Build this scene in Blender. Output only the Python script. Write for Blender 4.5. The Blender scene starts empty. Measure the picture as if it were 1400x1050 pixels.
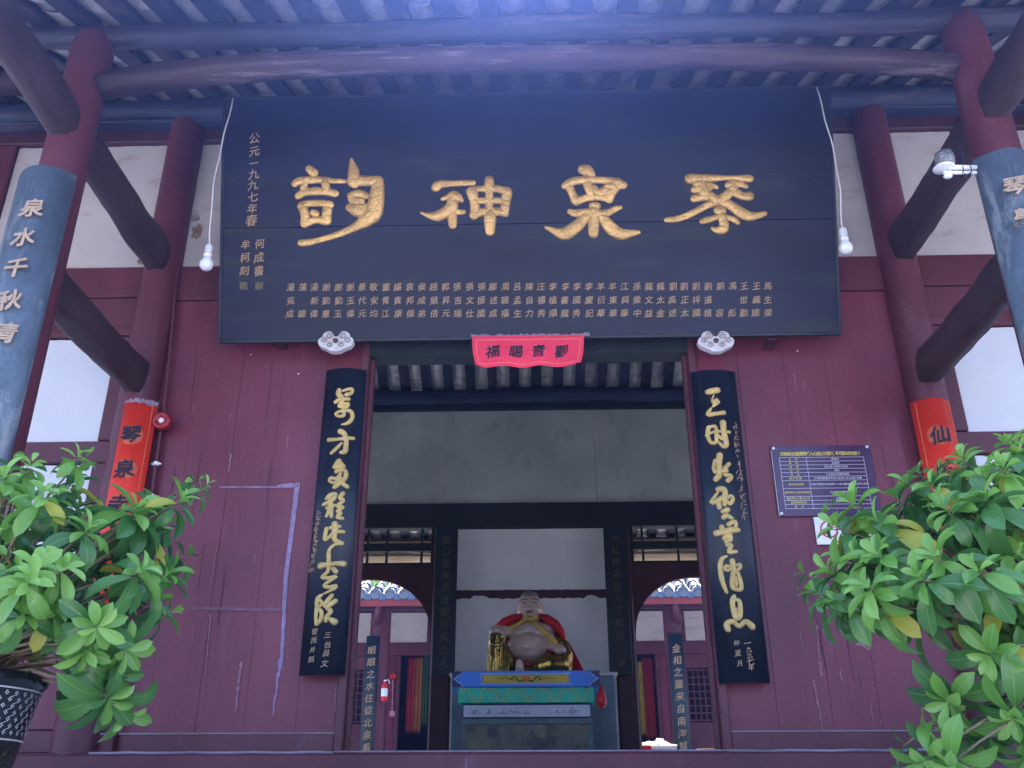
import bpy, math, random
from mathutils import Vector, Matrix, noise as mnoise
random.seed(7)
sc = bpy.context.scene
COL = sc.collection
V = Vector

# ------------------------------------------------------------------ camera
FPX, CX, CY = 1265.0, 700.0, 525.0
CAMLOC = V((0.03, -6.0, 1.6))
d_ = V((35, -585, -1265)).normalized()
u_ = V((-6, 2735, -1265)); u_ -= d_ * u_.dot(d_); u_.normalize()
x_ = d_.cross(u_)
R3 = Matrix((x_, d_, u_))                       # camera axes -> world axes
cam = bpy.data.cameras.new('camera'); cam.sensor_width = 36; cam.lens = FPX / 1400 * 36
cam.clip_start = 0.05; cam.clip_end = 2000
cobj = bpy.data.objects.new('camera', cam); COL.objects.link(cobj)
M4 = R3.to_4x4(); M4.translation = CAMLOC; cobj.matrix_world = M4
sc.camera = cobj

def ray(px, py):
    return R3 @ V((px - CX, CY - py, -FPX))
def P(px, py, Y):
    w = ray(px, py); return CAMLOC + w * ((Y - CAMLOC.y) / w.y)
def PP(px, py, o, n):
    w = ray(px, py); return CAMLOC + w * ((o - CAMLOC).dot(n) / w.dot(n))

# ------------------------------------------------------------------ light
SUN_EL, SUN_AZ = math.radians(59), math.radians(-1.5)      # behind the hall, slightly to the right
wd = bpy.data.worlds.new('World'); sc.world = wd; wd.use_nodes = True
nt = wd.node_tree; bg = nt.nodes['Background']
sky = nt.nodes.new('ShaderNodeTexSky'); sky.sky_type = 'NISHITA'; sky.sun_disc = False
sky.sun_elevation = SUN_EL; sky.sun_rotation = SUN_AZ; sky.air_density = 1.3; sky.dust_density = 1.5
nt.links.new(sky.outputs[0], bg.inputs[0]); bg.inputs[1].default_value = 0.15
sl = bpy.data.lights.new('sun', 'SUN'); sl.energy = 5.0; sl.angle = math.radians(0.53); sl.color = (1, .96, .9)
so = bpy.data.objects.new('sun', sl); COL.objects.link(so)
sdir = V((math.sin(SUN_AZ) * math.cos(SUN_EL), math.cos(SUN_AZ) * math.cos(SUN_EL), math.sin(SUN_EL)))
so.rotation_euler = sdir.to_track_quat('Z', 'Y').to_euler(); so.location = sdir * 40
vs = sc.view_settings; vs.view_transform = 'Standard'; vs.look = 'None'; vs.gamma = 1; vs.exposure = 2.36
vs.use_curve_mapping = False
sc.cycles.max_bounces = 10; sc.cycles.diffuse_bounces = 9; sc.cycles.glossy_bounces = 4
sc.cycles.use_denoising = True
sc.cycles.sample_clamp_indirect = 6

# ------------------------------------------------------------------ materials
MATS = {}
def mat(name, col, rough=.6, var=.25, scale=6, bump=.15, bscale=60, col2=None, spec=.4, metal=0.0,
        stretch=(1, 1, 1), wear=None, wearamt=.0, wearscale=(3, 3, 3), coat=0.0, trans=0.0, emis=None, fine=.16, rnd=0):
    if name in MATS: return MATS[name]
    m = bpy.data.materials.new(name); m.use_nodes = True; t = m.node_tree; N = t.nodes; L = t.links
    b = N['Principled BSDF']
    tc = N.new('ShaderNodeTexCoord'); mp = N.new('ShaderNodeMapping'); L.new(tc.outputs['Object'], mp.inputs[0])
    mp.inputs['Scale'].default_value = stretch
    n1 = N.new('ShaderNodeTexNoise'); n1.inputs['Scale'].default_value = scale; n1.inputs['Detail'].default_value = 6
    n1.inputs['Roughness'].default_value = .6
    L.new(mp.outputs[0], n1.inputs[0])
    r = N.new('ShaderNodeMapRange'); L.new(n1.outputs[0], r.inputs[0])
    r.inputs[1].default_value = .3; r.inputs[2].default_value = .7; r.inputs[3].default_value = 0; r.inputs[4].default_value = 1
    mx = N.new('ShaderNodeMix'); mx.data_type = 'RGBA'; L.new(r.outputs[0], mx.inputs[0])
    c2 = col2 if col2 else tuple(min(1, c * (1 + var)) for c in col)
    c1 = col if col2 else tuple(c * (1 - var) for c in col)
    mx.inputs[6].default_value = (*c1, 1); mx.inputs[7].default_value = (*c2, 1)
    out = mx.outputs[2]
    if wear:
        mp2 = N.new('ShaderNodeMapping'); L.new(tc.outputs['Object'], mp2.inputs[0]); mp2.inputs['Scale'].default_value = wearscale
        n2 = N.new('ShaderNodeTexNoise'); n2.inputs['Scale'].default_value = 2.2; n2.inputs['Detail'].default_value = 8
        n2.inputs['Roughness'].default_value = .68; L.new(mp2.outputs[0], n2.inputs[0])
        r2 = N.new('ShaderNodeMapRange'); L.new(n2.outputs[0], r2.inputs[0])
        r2.inputs[1].default_value = .62 - .2 * wearamt; r2.inputs[2].default_value = .72 - .2 * wearamt
        r2.inputs[3].default_value = 0; r2.inputs[4].default_value = min(1, .35 + wearamt)
        m3 = N.new('ShaderNodeMix'); m3.data_type = 'RGBA'; L.new(r2.outputs[0], m3.inputs[0])
        L.new(out, m3.inputs[6]); m3.inputs[7].default_value = (*wear, 1); out = m3.outputs[2]
    if fine:
        n4 = N.new('ShaderNodeTexNoise'); n4.inputs['Scale'].default_value = 55; n4.inputs['Detail'].default_value = 8; n4.inputs['Roughness'].default_value = .75
        L.new(tc.outputs['Object'], n4.inputs[0])
        n5 = N.new('ShaderNodeTexNoise'); n5.inputs['Scale'].default_value = 1.1; n5.inputs['Detail'].default_value = 3; L.new(tc.outputs['Object'], n5.inputs[0])
        r4 = N.new('ShaderNodeMapRange'); L.new(n4.outputs[0], r4.inputs[0]); r4.inputs[1].default_value = .3; r4.inputs[2].default_value = .7
        r4.inputs[3].default_value = 1 - fine; r4.inputs[4].default_value = 1 + fine
        r5 = N.new('ShaderNodeMapRange'); L.new(n5.outputs[0], r5.inputs[0]); r5.inputs[1].default_value = .35; r5.inputs[2].default_value = .65
        r5.inputs[3].default_value = 1 - fine * .7; r5.inputs[4].default_value = 1 + fine * .7
        ml = N.new('ShaderNodeMath'); ml.operation = 'MULTIPLY'; L.new(r4.outputs[0], ml.inputs[0]); L.new(r5.outputs[0], ml.inputs[1])
        vm = N.new('ShaderNodeVectorMath'); vm.operation = 'SCALE'; L.new(out, vm.inputs[0]); L.new(ml.outputs[0], vm.inputs['Scale']); out = vm.outputs[0]
        rr_ = N.new('ShaderNodeMapRange'); L.new(n4.outputs[0], rr_.inputs[0]); rr_.inputs[3].default_value = max(.03, rough - .12); rr_.inputs[4].default_value = min(1, rough + .12)
    if rnd:
        oi = N.new('ShaderNodeObjectInfo'); ro = N.new('ShaderNodeMapRange'); L.new(oi.outputs['Random'], ro.inputs[0]); ro.inputs[3].default_value = 1 - rnd; ro.inputs[4].default_value = 1 + rnd * .35
        v2 = N.new('ShaderNodeVectorMath'); v2.operation = 'SCALE'; L.new(out, v2.inputs[0]); L.new(ro.outputs[0], v2.inputs['Scale']); out = v2.outputs[0]
    L.new(out, b.inputs['Base Color'])
    b.inputs['Roughness'].default_value = rough; b.inputs['Metallic'].default_value = metal
    b.inputs['Specular IOR Level'].default_value = spec; b.inputs['Coat Weight'].default_value = coat
    b.inputs['Coat Roughness'].default_value = .15
    if fine: L.new(rr_.outputs[0], b.inputs['Roughness'])
    if trans: b.inputs['Transmission Weight'].default_value = trans
    if emis:
        b.inputs['Emission Color'].default_value = (*emis[0], 1); b.inputs['Emission Strength'].default_value = emis[1]
    if bump:
        n3 = N.new('ShaderNodeTexNoise'); n3.inputs['Scale'].default_value = bscale; n3.inputs['Detail'].default_value = 5
        L.new(mp.outputs[0], n3.inputs[0])
        bp = N.new('ShaderNodeBump'); bp.inputs['Strength'].default_value = bump; bp.inputs['Distance'].default_value = .01
        L.new(n3.outputs[0], bp.inputs['Height']); L.new(bp.outputs[0], b.inputs['Normal'])
    MATS[name] = m; return m

maroon = mat('maroon_paint', (.112, .030, .044), .45, .18, 3, .35, 35, stretch=(1, 1, .35), fine=.24, wear=(.15, .07, .09), wearamt=.2, wearscale=(1.2, 1.2, .7))
maroon_wall = mat('maroon_board_paint', (.165, .036, .058), .38, .22, 1.6, .4, 40, fine=.25, stretch=(1, 1, .3), wear=(.19, .075, .115), wearamt=.16, wearscale=(4, 4, .6))
maroon_dk = mat('dark_maroon_wood', (.060, .020, .030), .55, .3, 4, .3, 30, stretch=(1, 1, .4))
beam_m = mat('tie_beam_wood', (.052, .031, .036), .6, .4, 5, .8, 30, fine=.3, stretch=(1, .3, 1), wear=(.10, .05, .07), wearamt=.2, wearscale=(3, .6, 3))
log_m = mat('weathered_log', (.045, .026, .036), .6, .5, 6, .9, 22, stretch=(.15, 1, 1), fine=.35, wear=(.19, .15, .16), wearamt=.38, wearscale=(.45, 6, 6))
bluewood = mat('blue_washed_timber', (.022, .034, .080), .6, .5, 5, .7, 25, fine=.3, stretch=(.25, 1, 1), wear=(.11, .075, .12), wearamt=.3, wearscale=(.5, 4, 4))
rafter_m = mat('rafter_blue_timber', (.028, .036, .068), .6, .4, 3, .5, 25, fine=.3, rnd=.4, stretch=(1, .25, 1), wear=(.12, .085, .075), wearamt=.45, wearscale=(4, .6, 4))
hall_dk = mat('dark_green_timber', (.012, .022, .024), .6, .35, 4, .2, 30)
tile_m = mat('limed_tile_underside', (.60, .58, .58), .85, .3, 9, .8, 30, rnd=.42, fine=.3, wear=(.28, .26, .27), wearamt=.3, wearscale=(4, 4, 4))
tile_gl = mat('grey_roof_tile', (.075, .09, .115), .35, .4, 9, .3, 30, spec=.6)
plaster = mat('white_plaster', (.54, .50, .51), .9, .05, 3, .3, 20, fine=.05, wear=(.38, .31, .30), wearamt=.35, wearscale=(1, 1, 3.2))
plaster_in = mat('hall_plaster', (.42, .47, .46), .9, .12, 2, .1, 20, wear=(.32, .36, .34), wearamt=.4, wearscale=(2, 2, 1), fine=.10)
plaster_cool = mat('clean_white_plaster', (.66, .67, .73), .9, .04, 3, .15, 20, fine=.03)
mud = mat('exposed_mud', (.27, .19, .14), .95, .3, 20, .6, 50)
board_m = mat('plaque_lacquer', (.006, .010, .034), .42, .5, 2.2, .10, 40, stretch=(.3, 1, 1), spec=.32, wear=(.020, .030, .032), wearamt=.40, wearscale=(.35, 2.2, 2.2))
cpl_m = mat('couplet_lacquer', (.014, .020, .036), .4, .5, 5, .15, 40, stretch=(1, 1, .3), wear=(.06, .07, .085), wearamt=.15, wearscale=(3, 3, .5))
cplb_m = mat('blue_grey_couplet', (.10, .130, .175), .5, .4, 4, .4, 30, fine=.25, stretch=(1, 1, .4), wear=(.27, .30, .33), wearamt=.5, wearscale=(3, 3, .8))
cpli_m = mat('inner_couplet_lacquer', (.010, .020, .028), .45, .3, 5, .1)
gold = mat('gold_paint', (.60, .37, .13), .30, .3, 10, .9, 45, metal=.4, spec=.5, fine=.22, wear=(.28, .15, .07), wearamt=.22, wearscale=(9, 9, 9))
gold2 = mat('pale_gold_paint', (.60, .42, .15), .5, .2, 20, .3, 60, metal=.1, wear=(.62, .55, .42), wearamt=.3, wearscale=(14, 14, 14))
gold_thin = mat('small_gold_paint', (.42, .28, .17), .6, .25, 20, .2)
gold_dim = mat('dull_gold_paint', (.11, .09, .05), .6, .25, 20, .2)
tan_m = mat('faded_gilt_paint', (.42, .30, .22), .6, .25, 20, .3)
red_paper = mat('red_paper', (.80, .045, .025), .45, .08, 6, .05, 40)
red_gold = mat('printed_gold', (.66, .06, .03), .5, .3, 45, .0, col2=(.70, .19, .07))
red_cloth = mat('pink_red_cloth', (.80, .045, .10), .6, .08, 6, .2, 14)
cloth_edge = mat('cloth_pale_border', (.85, .16, .15), .6, .15, 8, .1)
ink = mat('black_ink', (.02, .012, .03), .5, .2, 10, 0)
white_pl = mat('white_plastic', (.82, .82, .85), .3, .02, 3, 0, spec=.5)
white_cord = mat('white_cord', (.75, .75, .76), .5, .05, 3, 0)
carve = mat('white_carved_wood', (.62, .58, .60), .6, .15, 20, .3, 60)
carve_line = mat('brown_scroll_line', (.16, .11, .09), .7, .2, 20, 0)
clear_tape = mat('creased_clear_film', (.30, .25, .33), .15, .3, 50, .6, 70, spec=.8)
tape_m = mat('lavender_tape_residue', (.27, .19, .32), .6, .25, 12, .2, 40, wear=(.135, .03, .05), wearamt=.25, wearscale=(9, 9, 9))
chip_m = mat('chipped_paint', (.30, .15, .19), .8, .35, 30, .3)
dust_m = mat('dusty_worn_edge', (.24, .20, .25), .8, .3, 10, .2, 50, stretch=(.3, 1, 1))
red_metal = mat('red_enamel', (.30, .015, .02), .25, .1, 5, 0, spec=.6)
red_bright = mat('red_extinguisher', (.62, .02, .03), .3, .05, 5, 0)
purple_bd = mat('purple_notice_panel', (.062, .022, .075), .25, .06, 5, 0, spec=.6)
yellow_p = mat('yellow_print', (.75, .62, .12), .6, .02, 5, 0)
pale_p = mat('pale_print', (.62, .58, .68), .6, .02, 5, 0)
concrete = mat('grey_paving', (.50, .48, .46), .85, .15, 2, .4, 30)
stone = mat('grey_stone', (.28, .28, .27), .85, .2, 5, .5, 25)
ground_m = mat('courtyard_ground', (.42, .41, .40), .9, .15, .8, .2, 20)
blue_p = mat('altar_blue_paint', (.05, .24, .90), .4, .06, 6, .05)
navy_p = mat('altar_navy_paint', (.008, .02, .14), .4, .1, 6, 0)
green_p = mat('altar_green_paint', (.01, .56, .36), .4, .08, 6, .05)
yel_alt = mat('altar_yellow_paint', (.66, .46, .03), .5, .06, 6, 0)
white_line = mat('altar_white_line', (.70, .74, .80), .5, .04, 6, 0)
grn_line = mat('altar_pale_line', (.55, .72, .28), .5, .04, 6, 0)
dkgrn = mat('altar_dark_green', (.03, .16, .06), .5, .04, 6, 0)
greyline = mat('ink_wash_grey', (.14, .16, .24), .6, .2, 20, 0)
alt_red = mat('altar_red_paint', (.72, .05, .04), .5, .04, 6, 0)
alt_white = mat('altar_white_panel', (.62, .64, .76), .6, .04, 6, 0)
alt_stone = mat('altar_painted_stone', (.05, .06, .065), .4, .3, 3.5, .4, 25, col2=(.20, .17, .10), wear=(.02, .022, .035), wearamt=.6, wearscale=(2, 2, 2))
alt_grey = mat('altar_grey_plaster', (.15, .19, .21), .8, .15, 8, .2, 20, wear=(.5, .5, .53), wearamt=.2)
grey_wall = mat('grey_dado_wall', (.19, .24, .29), .8, .15, 6, .1, 20)
skin = mat('statue_skin', (.58, .42, .35), .22, .06, 8, 0, spec=.6)
face_red = mat('statue_lip_red', (.35, .05, .06), .4, .05, 8, 0)
hairdk = mat('statue_shaved_scalp', (.20, .20, .19), .4, .1, 10, 0)
gold_rb = mat('statue_gilded_robe', (.34, .22, .05), .2, .3, 22, .5, 40, metal=.85)
cape_m = mat('red_cape_satin', (.52, .012, .02), .35, .2, 6, .2, 20)
ribbon_m = mat('yellow_satin_ribbon', (.72, .46, .03), .3, .15, 20, .1)
bead_m = mat('pale_prayer_bead', (.75, .66, .48), .35, .1, 20, 0)
black_gl = mat('black_glazed_pot', (.010, .011, .016), .12, .2, 20, .05, 30, spec=.7)
pot_low = mat('mottled_brown_glaze', (.016, .013, .008), .25, .3, 30, .3, 60, wear=(.10, .075, .02), wearamt=.35, wearscale=(20, 20, 20))
white_gl = mat('white_glaze_pattern', (.62, .62, .64), .4, .05, 10, 0)
bark_m = mat('pale_twig_bark', (.20, .155, .10), .85, .3, 30, .5, 80)
soil = mat('potting_soil', (.04, .028, .02), .95, .4, 40, .8, 60)
basket_m = mat('tan_wicker', (.45, .30, .15), .8, .3, 30, .5)
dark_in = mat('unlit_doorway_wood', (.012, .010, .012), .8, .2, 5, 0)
yel_cloth = mat('yellow_banner_cloth', (.50, .38, .03), .7, .3, 5, .2)
redb_cloth = mat('crimson_banner_cloth', (.38, .02, .03), .7, .3, 5, .2)
glass_m = mat('lamp_glass', (.55, .6, .65), .08, .05, 5, 0, spec=.8, trans=.85)

def leaf_mat(name, c1, c2, rough=.26):
    m = bpy.data.materials.new(name); m.use_nodes = True; t = m.node_tree; N = t.nodes; L = t.links
    b = N['Principled BSDF']; oi = N.new('ShaderNodeObjectInfo'); tc = N.new('ShaderNodeTexCoord')
    n1 = N.new('ShaderNodeTexNoise'); n1.inputs['Scale'].default_value = 18; n1.inputs['Detail'].default_value = 4
    L.new(tc.outputs['Object'], n1.inputs[0])
    ad = N.new('ShaderNodeMath'); ad.operation = 'MULTIPLY_ADD'; L.new(oi.outputs['Random'], ad.inputs[0]); ad.inputs[1].default_value = .75
    sb = N.new('ShaderNodeMath'); sb.operation = 'MULTIPLY'; L.new(n1.outputs[0], sb.inputs[0]); sb.inputs[1].default_value = .35
    L.new(sb.outputs[0], ad.inputs[2])
    mx = N.new('ShaderNodeMix'); mx.data_type = 'RGBA'; L.new(ad.outputs[0], mx.inputs[0])
    mx.inputs[6].default_value = (*c1, 1); mx.inputs[7].default_value = (*c2, 1)
    sp = N.new('ShaderNodeSeparateXYZ'); L.new(tc.outputs['Object'], sp.inputs[0])
    ab = N.new('ShaderNodeMath'); ab.operation = 'ABSOLUTE'; L.new(sp.outputs[0], ab.inputs[0])
    lt = N.new('ShaderNodeMapRange'); L.new(ab.outputs[0], lt.inputs[0]); lt.inputs[1].default_value = .0004; lt.inputs[2].default_value = .0016
    lt.inputs[3].default_value = .55; lt.inputs[4].default_value = 0
    mr = N.new('ShaderNodeMix'); mr.data_type = 'RGBA'; L.new(lt.outputs[0], mr.inputs[0]); L.new(mx.outputs[2], mr.inputs[6]); mr.inputs[7].default_value = (.30, .42, .14, 1)
    class _o: outputs = [None, None, mr.outputs[2]]
    mx = _o
    L.new(mx.outputs[2], b.inputs['Base Color']); b.inputs['Roughness'].default_value = rough
    b.inputs['Specular IOR Level'].default_value = .5
    tr = N.new('ShaderNodeBsdfTranslucent'); ms = N.new('ShaderNodeMixShader'); ms.inputs[0].default_value = .28
    hs = N.new('ShaderNodeHueSaturation'); hs.inputs['Value'].default_value = 1.6; L.new(mx.outputs[2], hs.inputs['Color'])
    L.new(hs.outputs[0], tr.inputs[0]); L.new(b.outputs[0], ms.inputs[1]); L.new(tr.outputs[0], ms.inputs[2])
    bp = N.new('ShaderNodeBump'); bp.inputs['Strength'].default_value = .25; L.new(n1.outputs[0], bp.inputs['Height']); bp.inputs['Distance'].default_value = .004
    L.new(bp.outputs[0], b.inputs['Normal'])
    L.new(ms.outputs[0], N['Material Output'].inputs[0]); return m
leaf_dk = leaf_mat('mature_leaf', (.045, .145, .042), (.10, .25, .062))
leaf_md = leaf_mat('green_leaf', (.11, .27, .052), (.19, .38, .07))
leaf_lt = leaf_mat('young_leaf', (.17, .37, .08), (.28, .48, .11), .38)
leaf_yl = leaf_mat('yellowing_leaf', (.30, .34, .05), (.45, .42, .06), .45)
tree_leaf = leaf_mat('tree_foliage', (.05, .12, .03), (.12, .22, .05), .5)

# ------------------------------------------------------------------ mesh helpers
class MB:
    def __init__(s): s.v = []; s.f = []
    def add(s, vs, fs):
        o = len(s.v); s.v += [V(p) for p in vs]; s.f += [tuple(i + o for i in f) for f in fs]; return s
    def box(s, x0, x1, y0, y1, z0, z1, M=None):
        vs = [V((x, y, z)) for z in (z0, z1) for y in (y0, y1) for x in (x0, x1)]
        if M: vs = [M @ p for p in vs]
        return s.add(vs, [(0, 2, 3, 1), (4, 5, 7, 6), (0, 1, 5, 4), (2, 6, 7, 3), (0, 4, 6, 2), (1, 3, 7, 5)])
    def bbox(s, x0, x1, y0, y1, z0, z1, b=.01):      # box with chamfered edges
        cx, cy, cz = (x0 + x1) / 2, (y0 + y1) / 2, (z0 + z1) / 2
        hx, hy, hz = abs(x1 - x0) / 2, abs(y1 - y0) / 2, abs(z1 - z0) / 2
        b = min(b, hx * .45, hy * .45, hz * .45)
        vs = []; idx = {}
        for sx in (-1, 1):
            for sy in (-1, 1):
                for sz in (-1, 1):
                    for k in range(3):
                        p = [sx * (hx - b), sy * (hy - b), sz * (hz - b)]
                        p[k] = (sx * hx, sy * hy, sz * hz)[k]
                        idx[(sx, sy, sz, k)] = len(vs); vs.append((cx + p[0], cy + p[1], cz + p[2]))
        fs = []
        for k in range(3):
            a, c = [(1, 2), (2, 0), (0, 1)][k]
            for sk in (-1, 1):
                q = []
                for (sa, sc_) in ((-1, -1), (1, -1), (1, 1), (-1, 1)):
                    t = [0, 0, 0]; t[k] = sk; t[a] = sa; t[c] = sc_; q.append(idx[(*t, k)])
                fs.append(tuple(q if sk > 0 else q[::-1]))
        for k in range(3):                       # edges parallel to axis k
            a, c = [(1, 2), (2, 0), (0, 1)][k]
            for sa in (-1, 1):
                for sc_ in (-1, 1):
                    def g(sk, m):
                        t = [0, 0, 0]; t[k] = sk; t[a] = sa; t[c] = sc_; return idx[(*t, m)]
                    q = [g(-1, a), g(1, a), g(1, c), g(-1, c)]
                    fs.append(tuple(q if sa * sc_ > 0 else q[::-1]))
        for sx in (-1, 1):
            for sy in (-1, 1):
                for sz in (-1, 1):
                    q = [idx[(sx, sy, sz, k)] for k in range(3)]
                    fs.append(tuple(q if sx * sy * sz > 0 else q[::-1]))
        return s.add(vs, fs)
    def tube(s, pts, rad, n=10, cap=True, flat=1.0, rough=0):
        pts = [V(p) for p in pts]
        if not hasattr(rad, '__len__'): rad = [rad] * len(pts)
        o = len(s.v); prev = None; rings = []
        for i, p in enumerate(pts):
            t = (pts[min(i + 1, len(pts) - 1)] - pts[max(i - 1, 0)]).normalized()
            if prev is None:
                a = V((0, 0, 1)) if abs(t.z) < .9 else V((1, 0, 0)); nx = t.cross(a).normalized()
            else: nx = (prev - t * prev.dot(t)).normalized()
            prev = nx; ny = t.cross(nx)
            ring = []
            for k in range(n):
                an = 2 * math.pi * k / n
                q = p + nx * math.cos(an) * rad[i] + ny * math.sin(an) * rad[i] * flat
                if rough: q += (q - p) * rough * (mnoise.noise(V((p.x * 1.7, 2.2 * math.cos(an) + p.y, 2.2 * math.sin(an)))) + .5 * mnoise.noise(V((p.x * 7, 4 * math.cos(an), 4 * math.sin(an) + p.y))))
                s.v.append(q); ring.append(len(s.v) - 1)
            rings.append(ring)
        for a, b in zip(rings, rings[1:]):
            for k in range(n): s.f.append((a[k], a[(k + 1) % n], b[(k + 1) % n], b[k]))
        if cap: s.f.append(tuple(rings[0][::-1])); s.f.append(tuple(rings[-1]))
        return s
    def lathe(s, c, prof, n=32, ax='z', a0=0, a1=2 * math.pi, close=True):
        c = V(c); rings = []; m = n if close else n + 1
        for r, h in prof:
            ring = []
            for k in range(m):
                an = a0 + (a1 - a0) * k / n
                if ax == 'z': p = V((r * math.cos(an), r * math.sin(an), h))
                elif ax == 'y': p = V((r * math.cos(an), h, r * math.sin(an)))
                else: p = V((h, r * math.cos(an), r * math.sin(an)))
                s.v.append(c + p); ring.append(len(s.v) - 1)
            rings.append(ring)
        for a, b in zip(rings, rings[1:]):
            for k in range(n if close else n):
                k2 = (k + 1) % m if close else k + 1
                s.f.append((a[k], a[k2], b[k2], b[k]))
        return s
    def ell(s, c, r, n=16, m=10, M=None):
        c = V(c); o = len(s.v)
        for j in range(m + 1):
            th = math.pi * j / m
            for k in range(n):
                an = 2 * math.pi * k / n
                p = V((r[0] * math.sin(th) * math.cos(an), r[1] * math.sin(th) * math.sin(an), r[2] * math.cos(th)))
                if M: p = M @ p
                s.v.append(c + p)
        for j in range(m):
            for k in range(n):
                a = o + j * n + k; b = o + j * n + (k + 1) % n
                s.f.append((a, a + n, b + n, b))
        return s
    def prism(s, poly, dirv):                   # closed outline (list of Vectors) extruded along dirv
        n = len(poly); dv = V(dirv); vs = [V(p) for p in poly] + [V(p) + dv for p in poly]
        fs = [tuple(range(n))[::-1], tuple(range(n, 2 * n))] + [(i, (i + 1) % n, n + (i + 1) % n, n + i) for i in range(n)]
        return s.add(vs, fs)

def thing(name, label, cat, loc=(0, 0, 0), group=None):
    o = bpy.data.objects.new(name, None); COL.objects.link(o); o.location = loc; o.empty_display_size = .1
    o['label'] = label; o['category'] = cat
    if group: o['group'] = group
    return o
def origin(p):
    c = V((0, 0, 0))
    while p is not None: c += p.location; p = p.parent
    return c
def recalc(me):
    import bmesh
    bm = bmesh.new(); bm.from_mesh(me); bmesh.ops.recalc_face_normals(bm, faces=bm.faces); bm.to_mesh(me); bm.free()
def obj(name, mb, m, parent=None, smooth=False, label=None, kind=None, fix=True, local=False):
    if parent is not None: c = origin(parent)
    elif local and mb.v:
        c = sum(mb.v, V((0, 0, 0))) / len(mb.v)
    else: c = V((0, 0, 0))
    me = bpy.data.meshes.new(name); me.from_pydata([p - c for p in mb.v], [], mb.f); me.update()
    if fix: recalc(me)
    if smooth:
        for p in me.polygons: p.use_smooth = True
    me.materials.append(m)
    o = bpy.data.objects.new(name, me); COL.objects.link(o)
    if parent is not None: o.parent = parent
    else: o.location = c
    if label: o['label'] = label
    if kind: o['kind'] = kind
    return o
def tag(o, label, cat, group=None):
    o['label'] = label; o['category'] = cat
    if group: o['group'] = group
    return o
def inst(name, me, parent, M):
    o = bpy.data.objects.new(name, me); COL.objects.link(o); o.parent = parent
    o.matrix_local = Matrix.Translation(-origin(parent)) @ M; return o
def modify(o, *mods):                           # apply modifiers through the dependency graph
    for typ, kw in mods:
        md = o.modifiers.new(typ, typ)
        for k, v in kw.items(): setattr(md, k, v)
    dg = bpy.context.evaluated_depsgraph_get(); dg.update()
    me = bpy.data.meshes.new_from_object(o.evaluated_get(dg)); o.modifiers.clear(); o.data = me
    for p in me.polygons: p.use_smooth = True
    return o

# ------------------------------------------------------------------ glyphs
GL = {}
def prepare_glyphs(chars, off):
    tmp = []
    for ch in sorted(set(chars)):
        if (ch, off) in GL or ch.isspace(): continue
        cu = bpy.data.curves.new('character', 'FONT'); cu.body = ch; cu.size = 1; cu.resolution_u = 2
        cu.offset = off; cu.extrude = .03; o = bpy.data.objects.new('character', cu); COL.objects.link(o); tmp.append((ch, o))
    dg = bpy.context.evaluated_depsgraph_get(); dg.update()
    for ch, o in tmp:
        me = bpy.data.meshes.new_from_object(o.evaluated_get(dg)); me.name = 'character'
        xs = [v.co.x for v in me.vertices]; ys = [v.co.y for v in me.vertices]
        cx, cy = (min(xs) + max(xs)) / 2, (min(ys) + max(ys)) / 2
        for v in me.vertices:
            x_v, y_v = v.co.x - cx, v.co.y - cy
            v.co.x = x_v * (1 - .10 * y_v) + .03 * math.sin(5 * y_v); v.co.y = y_v + .13 * x_v - .05 * x_v * x_v
        GL[(ch, off)] = me
    for ch, o in tmp: cu = o.data; bpy.data.objects.remove(o); bpy.data.curves.remove(cu)
MG = {}
def glyph(ch, off, m, parent, c, size, ux=V((1, 0, 0)), uy=V((0, 0, 1)), wob=0.0, name='character', wide=1.0):
    if ch.isspace(): return None
    key = (ch, off, m.name)
    if key not in MG:
        me = GL[(ch, off)].copy(); me.materials.clear(); me.materials.append(m); MG[key] = me
    a = random.uniform(-wob, wob); ux2 = ux * math.cos(a) + uy * math.sin(a); uy2 = uy * math.cos(a) - ux * math.sin(a)
    n = ux.cross(uy); M = Matrix.Identity(4)
    for i, col in enumerate((ux2 * size * wide, uy2 * size, n * max(size, .06))): 
        for r in range(3): M[r][i] = col[r]
    M.translation = V(c); return inst(name, MG[key], parent, M)
def text_join(items, off, m, parent, name, ux=V((1, 0, 0)), uy=V((0, 0, 1))):   # many tiny characters as one print
    mb = MB()
    for ch, c, size in items:
        if ch.isspace(): continue
        me = GL[(ch, off)]; o = len(mb.v)
        n = ux.cross(uy)
        mb.v += [V(c) + ux * v.co.x * size + uy * v.co.y * size + n * (v.co.z * .02) for v in me.vertices]
        mb.f += [tuple(i + o for i in p.vertices) for p in me.polygons]
    return obj(name, mb, m, parent, fix=False)

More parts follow.
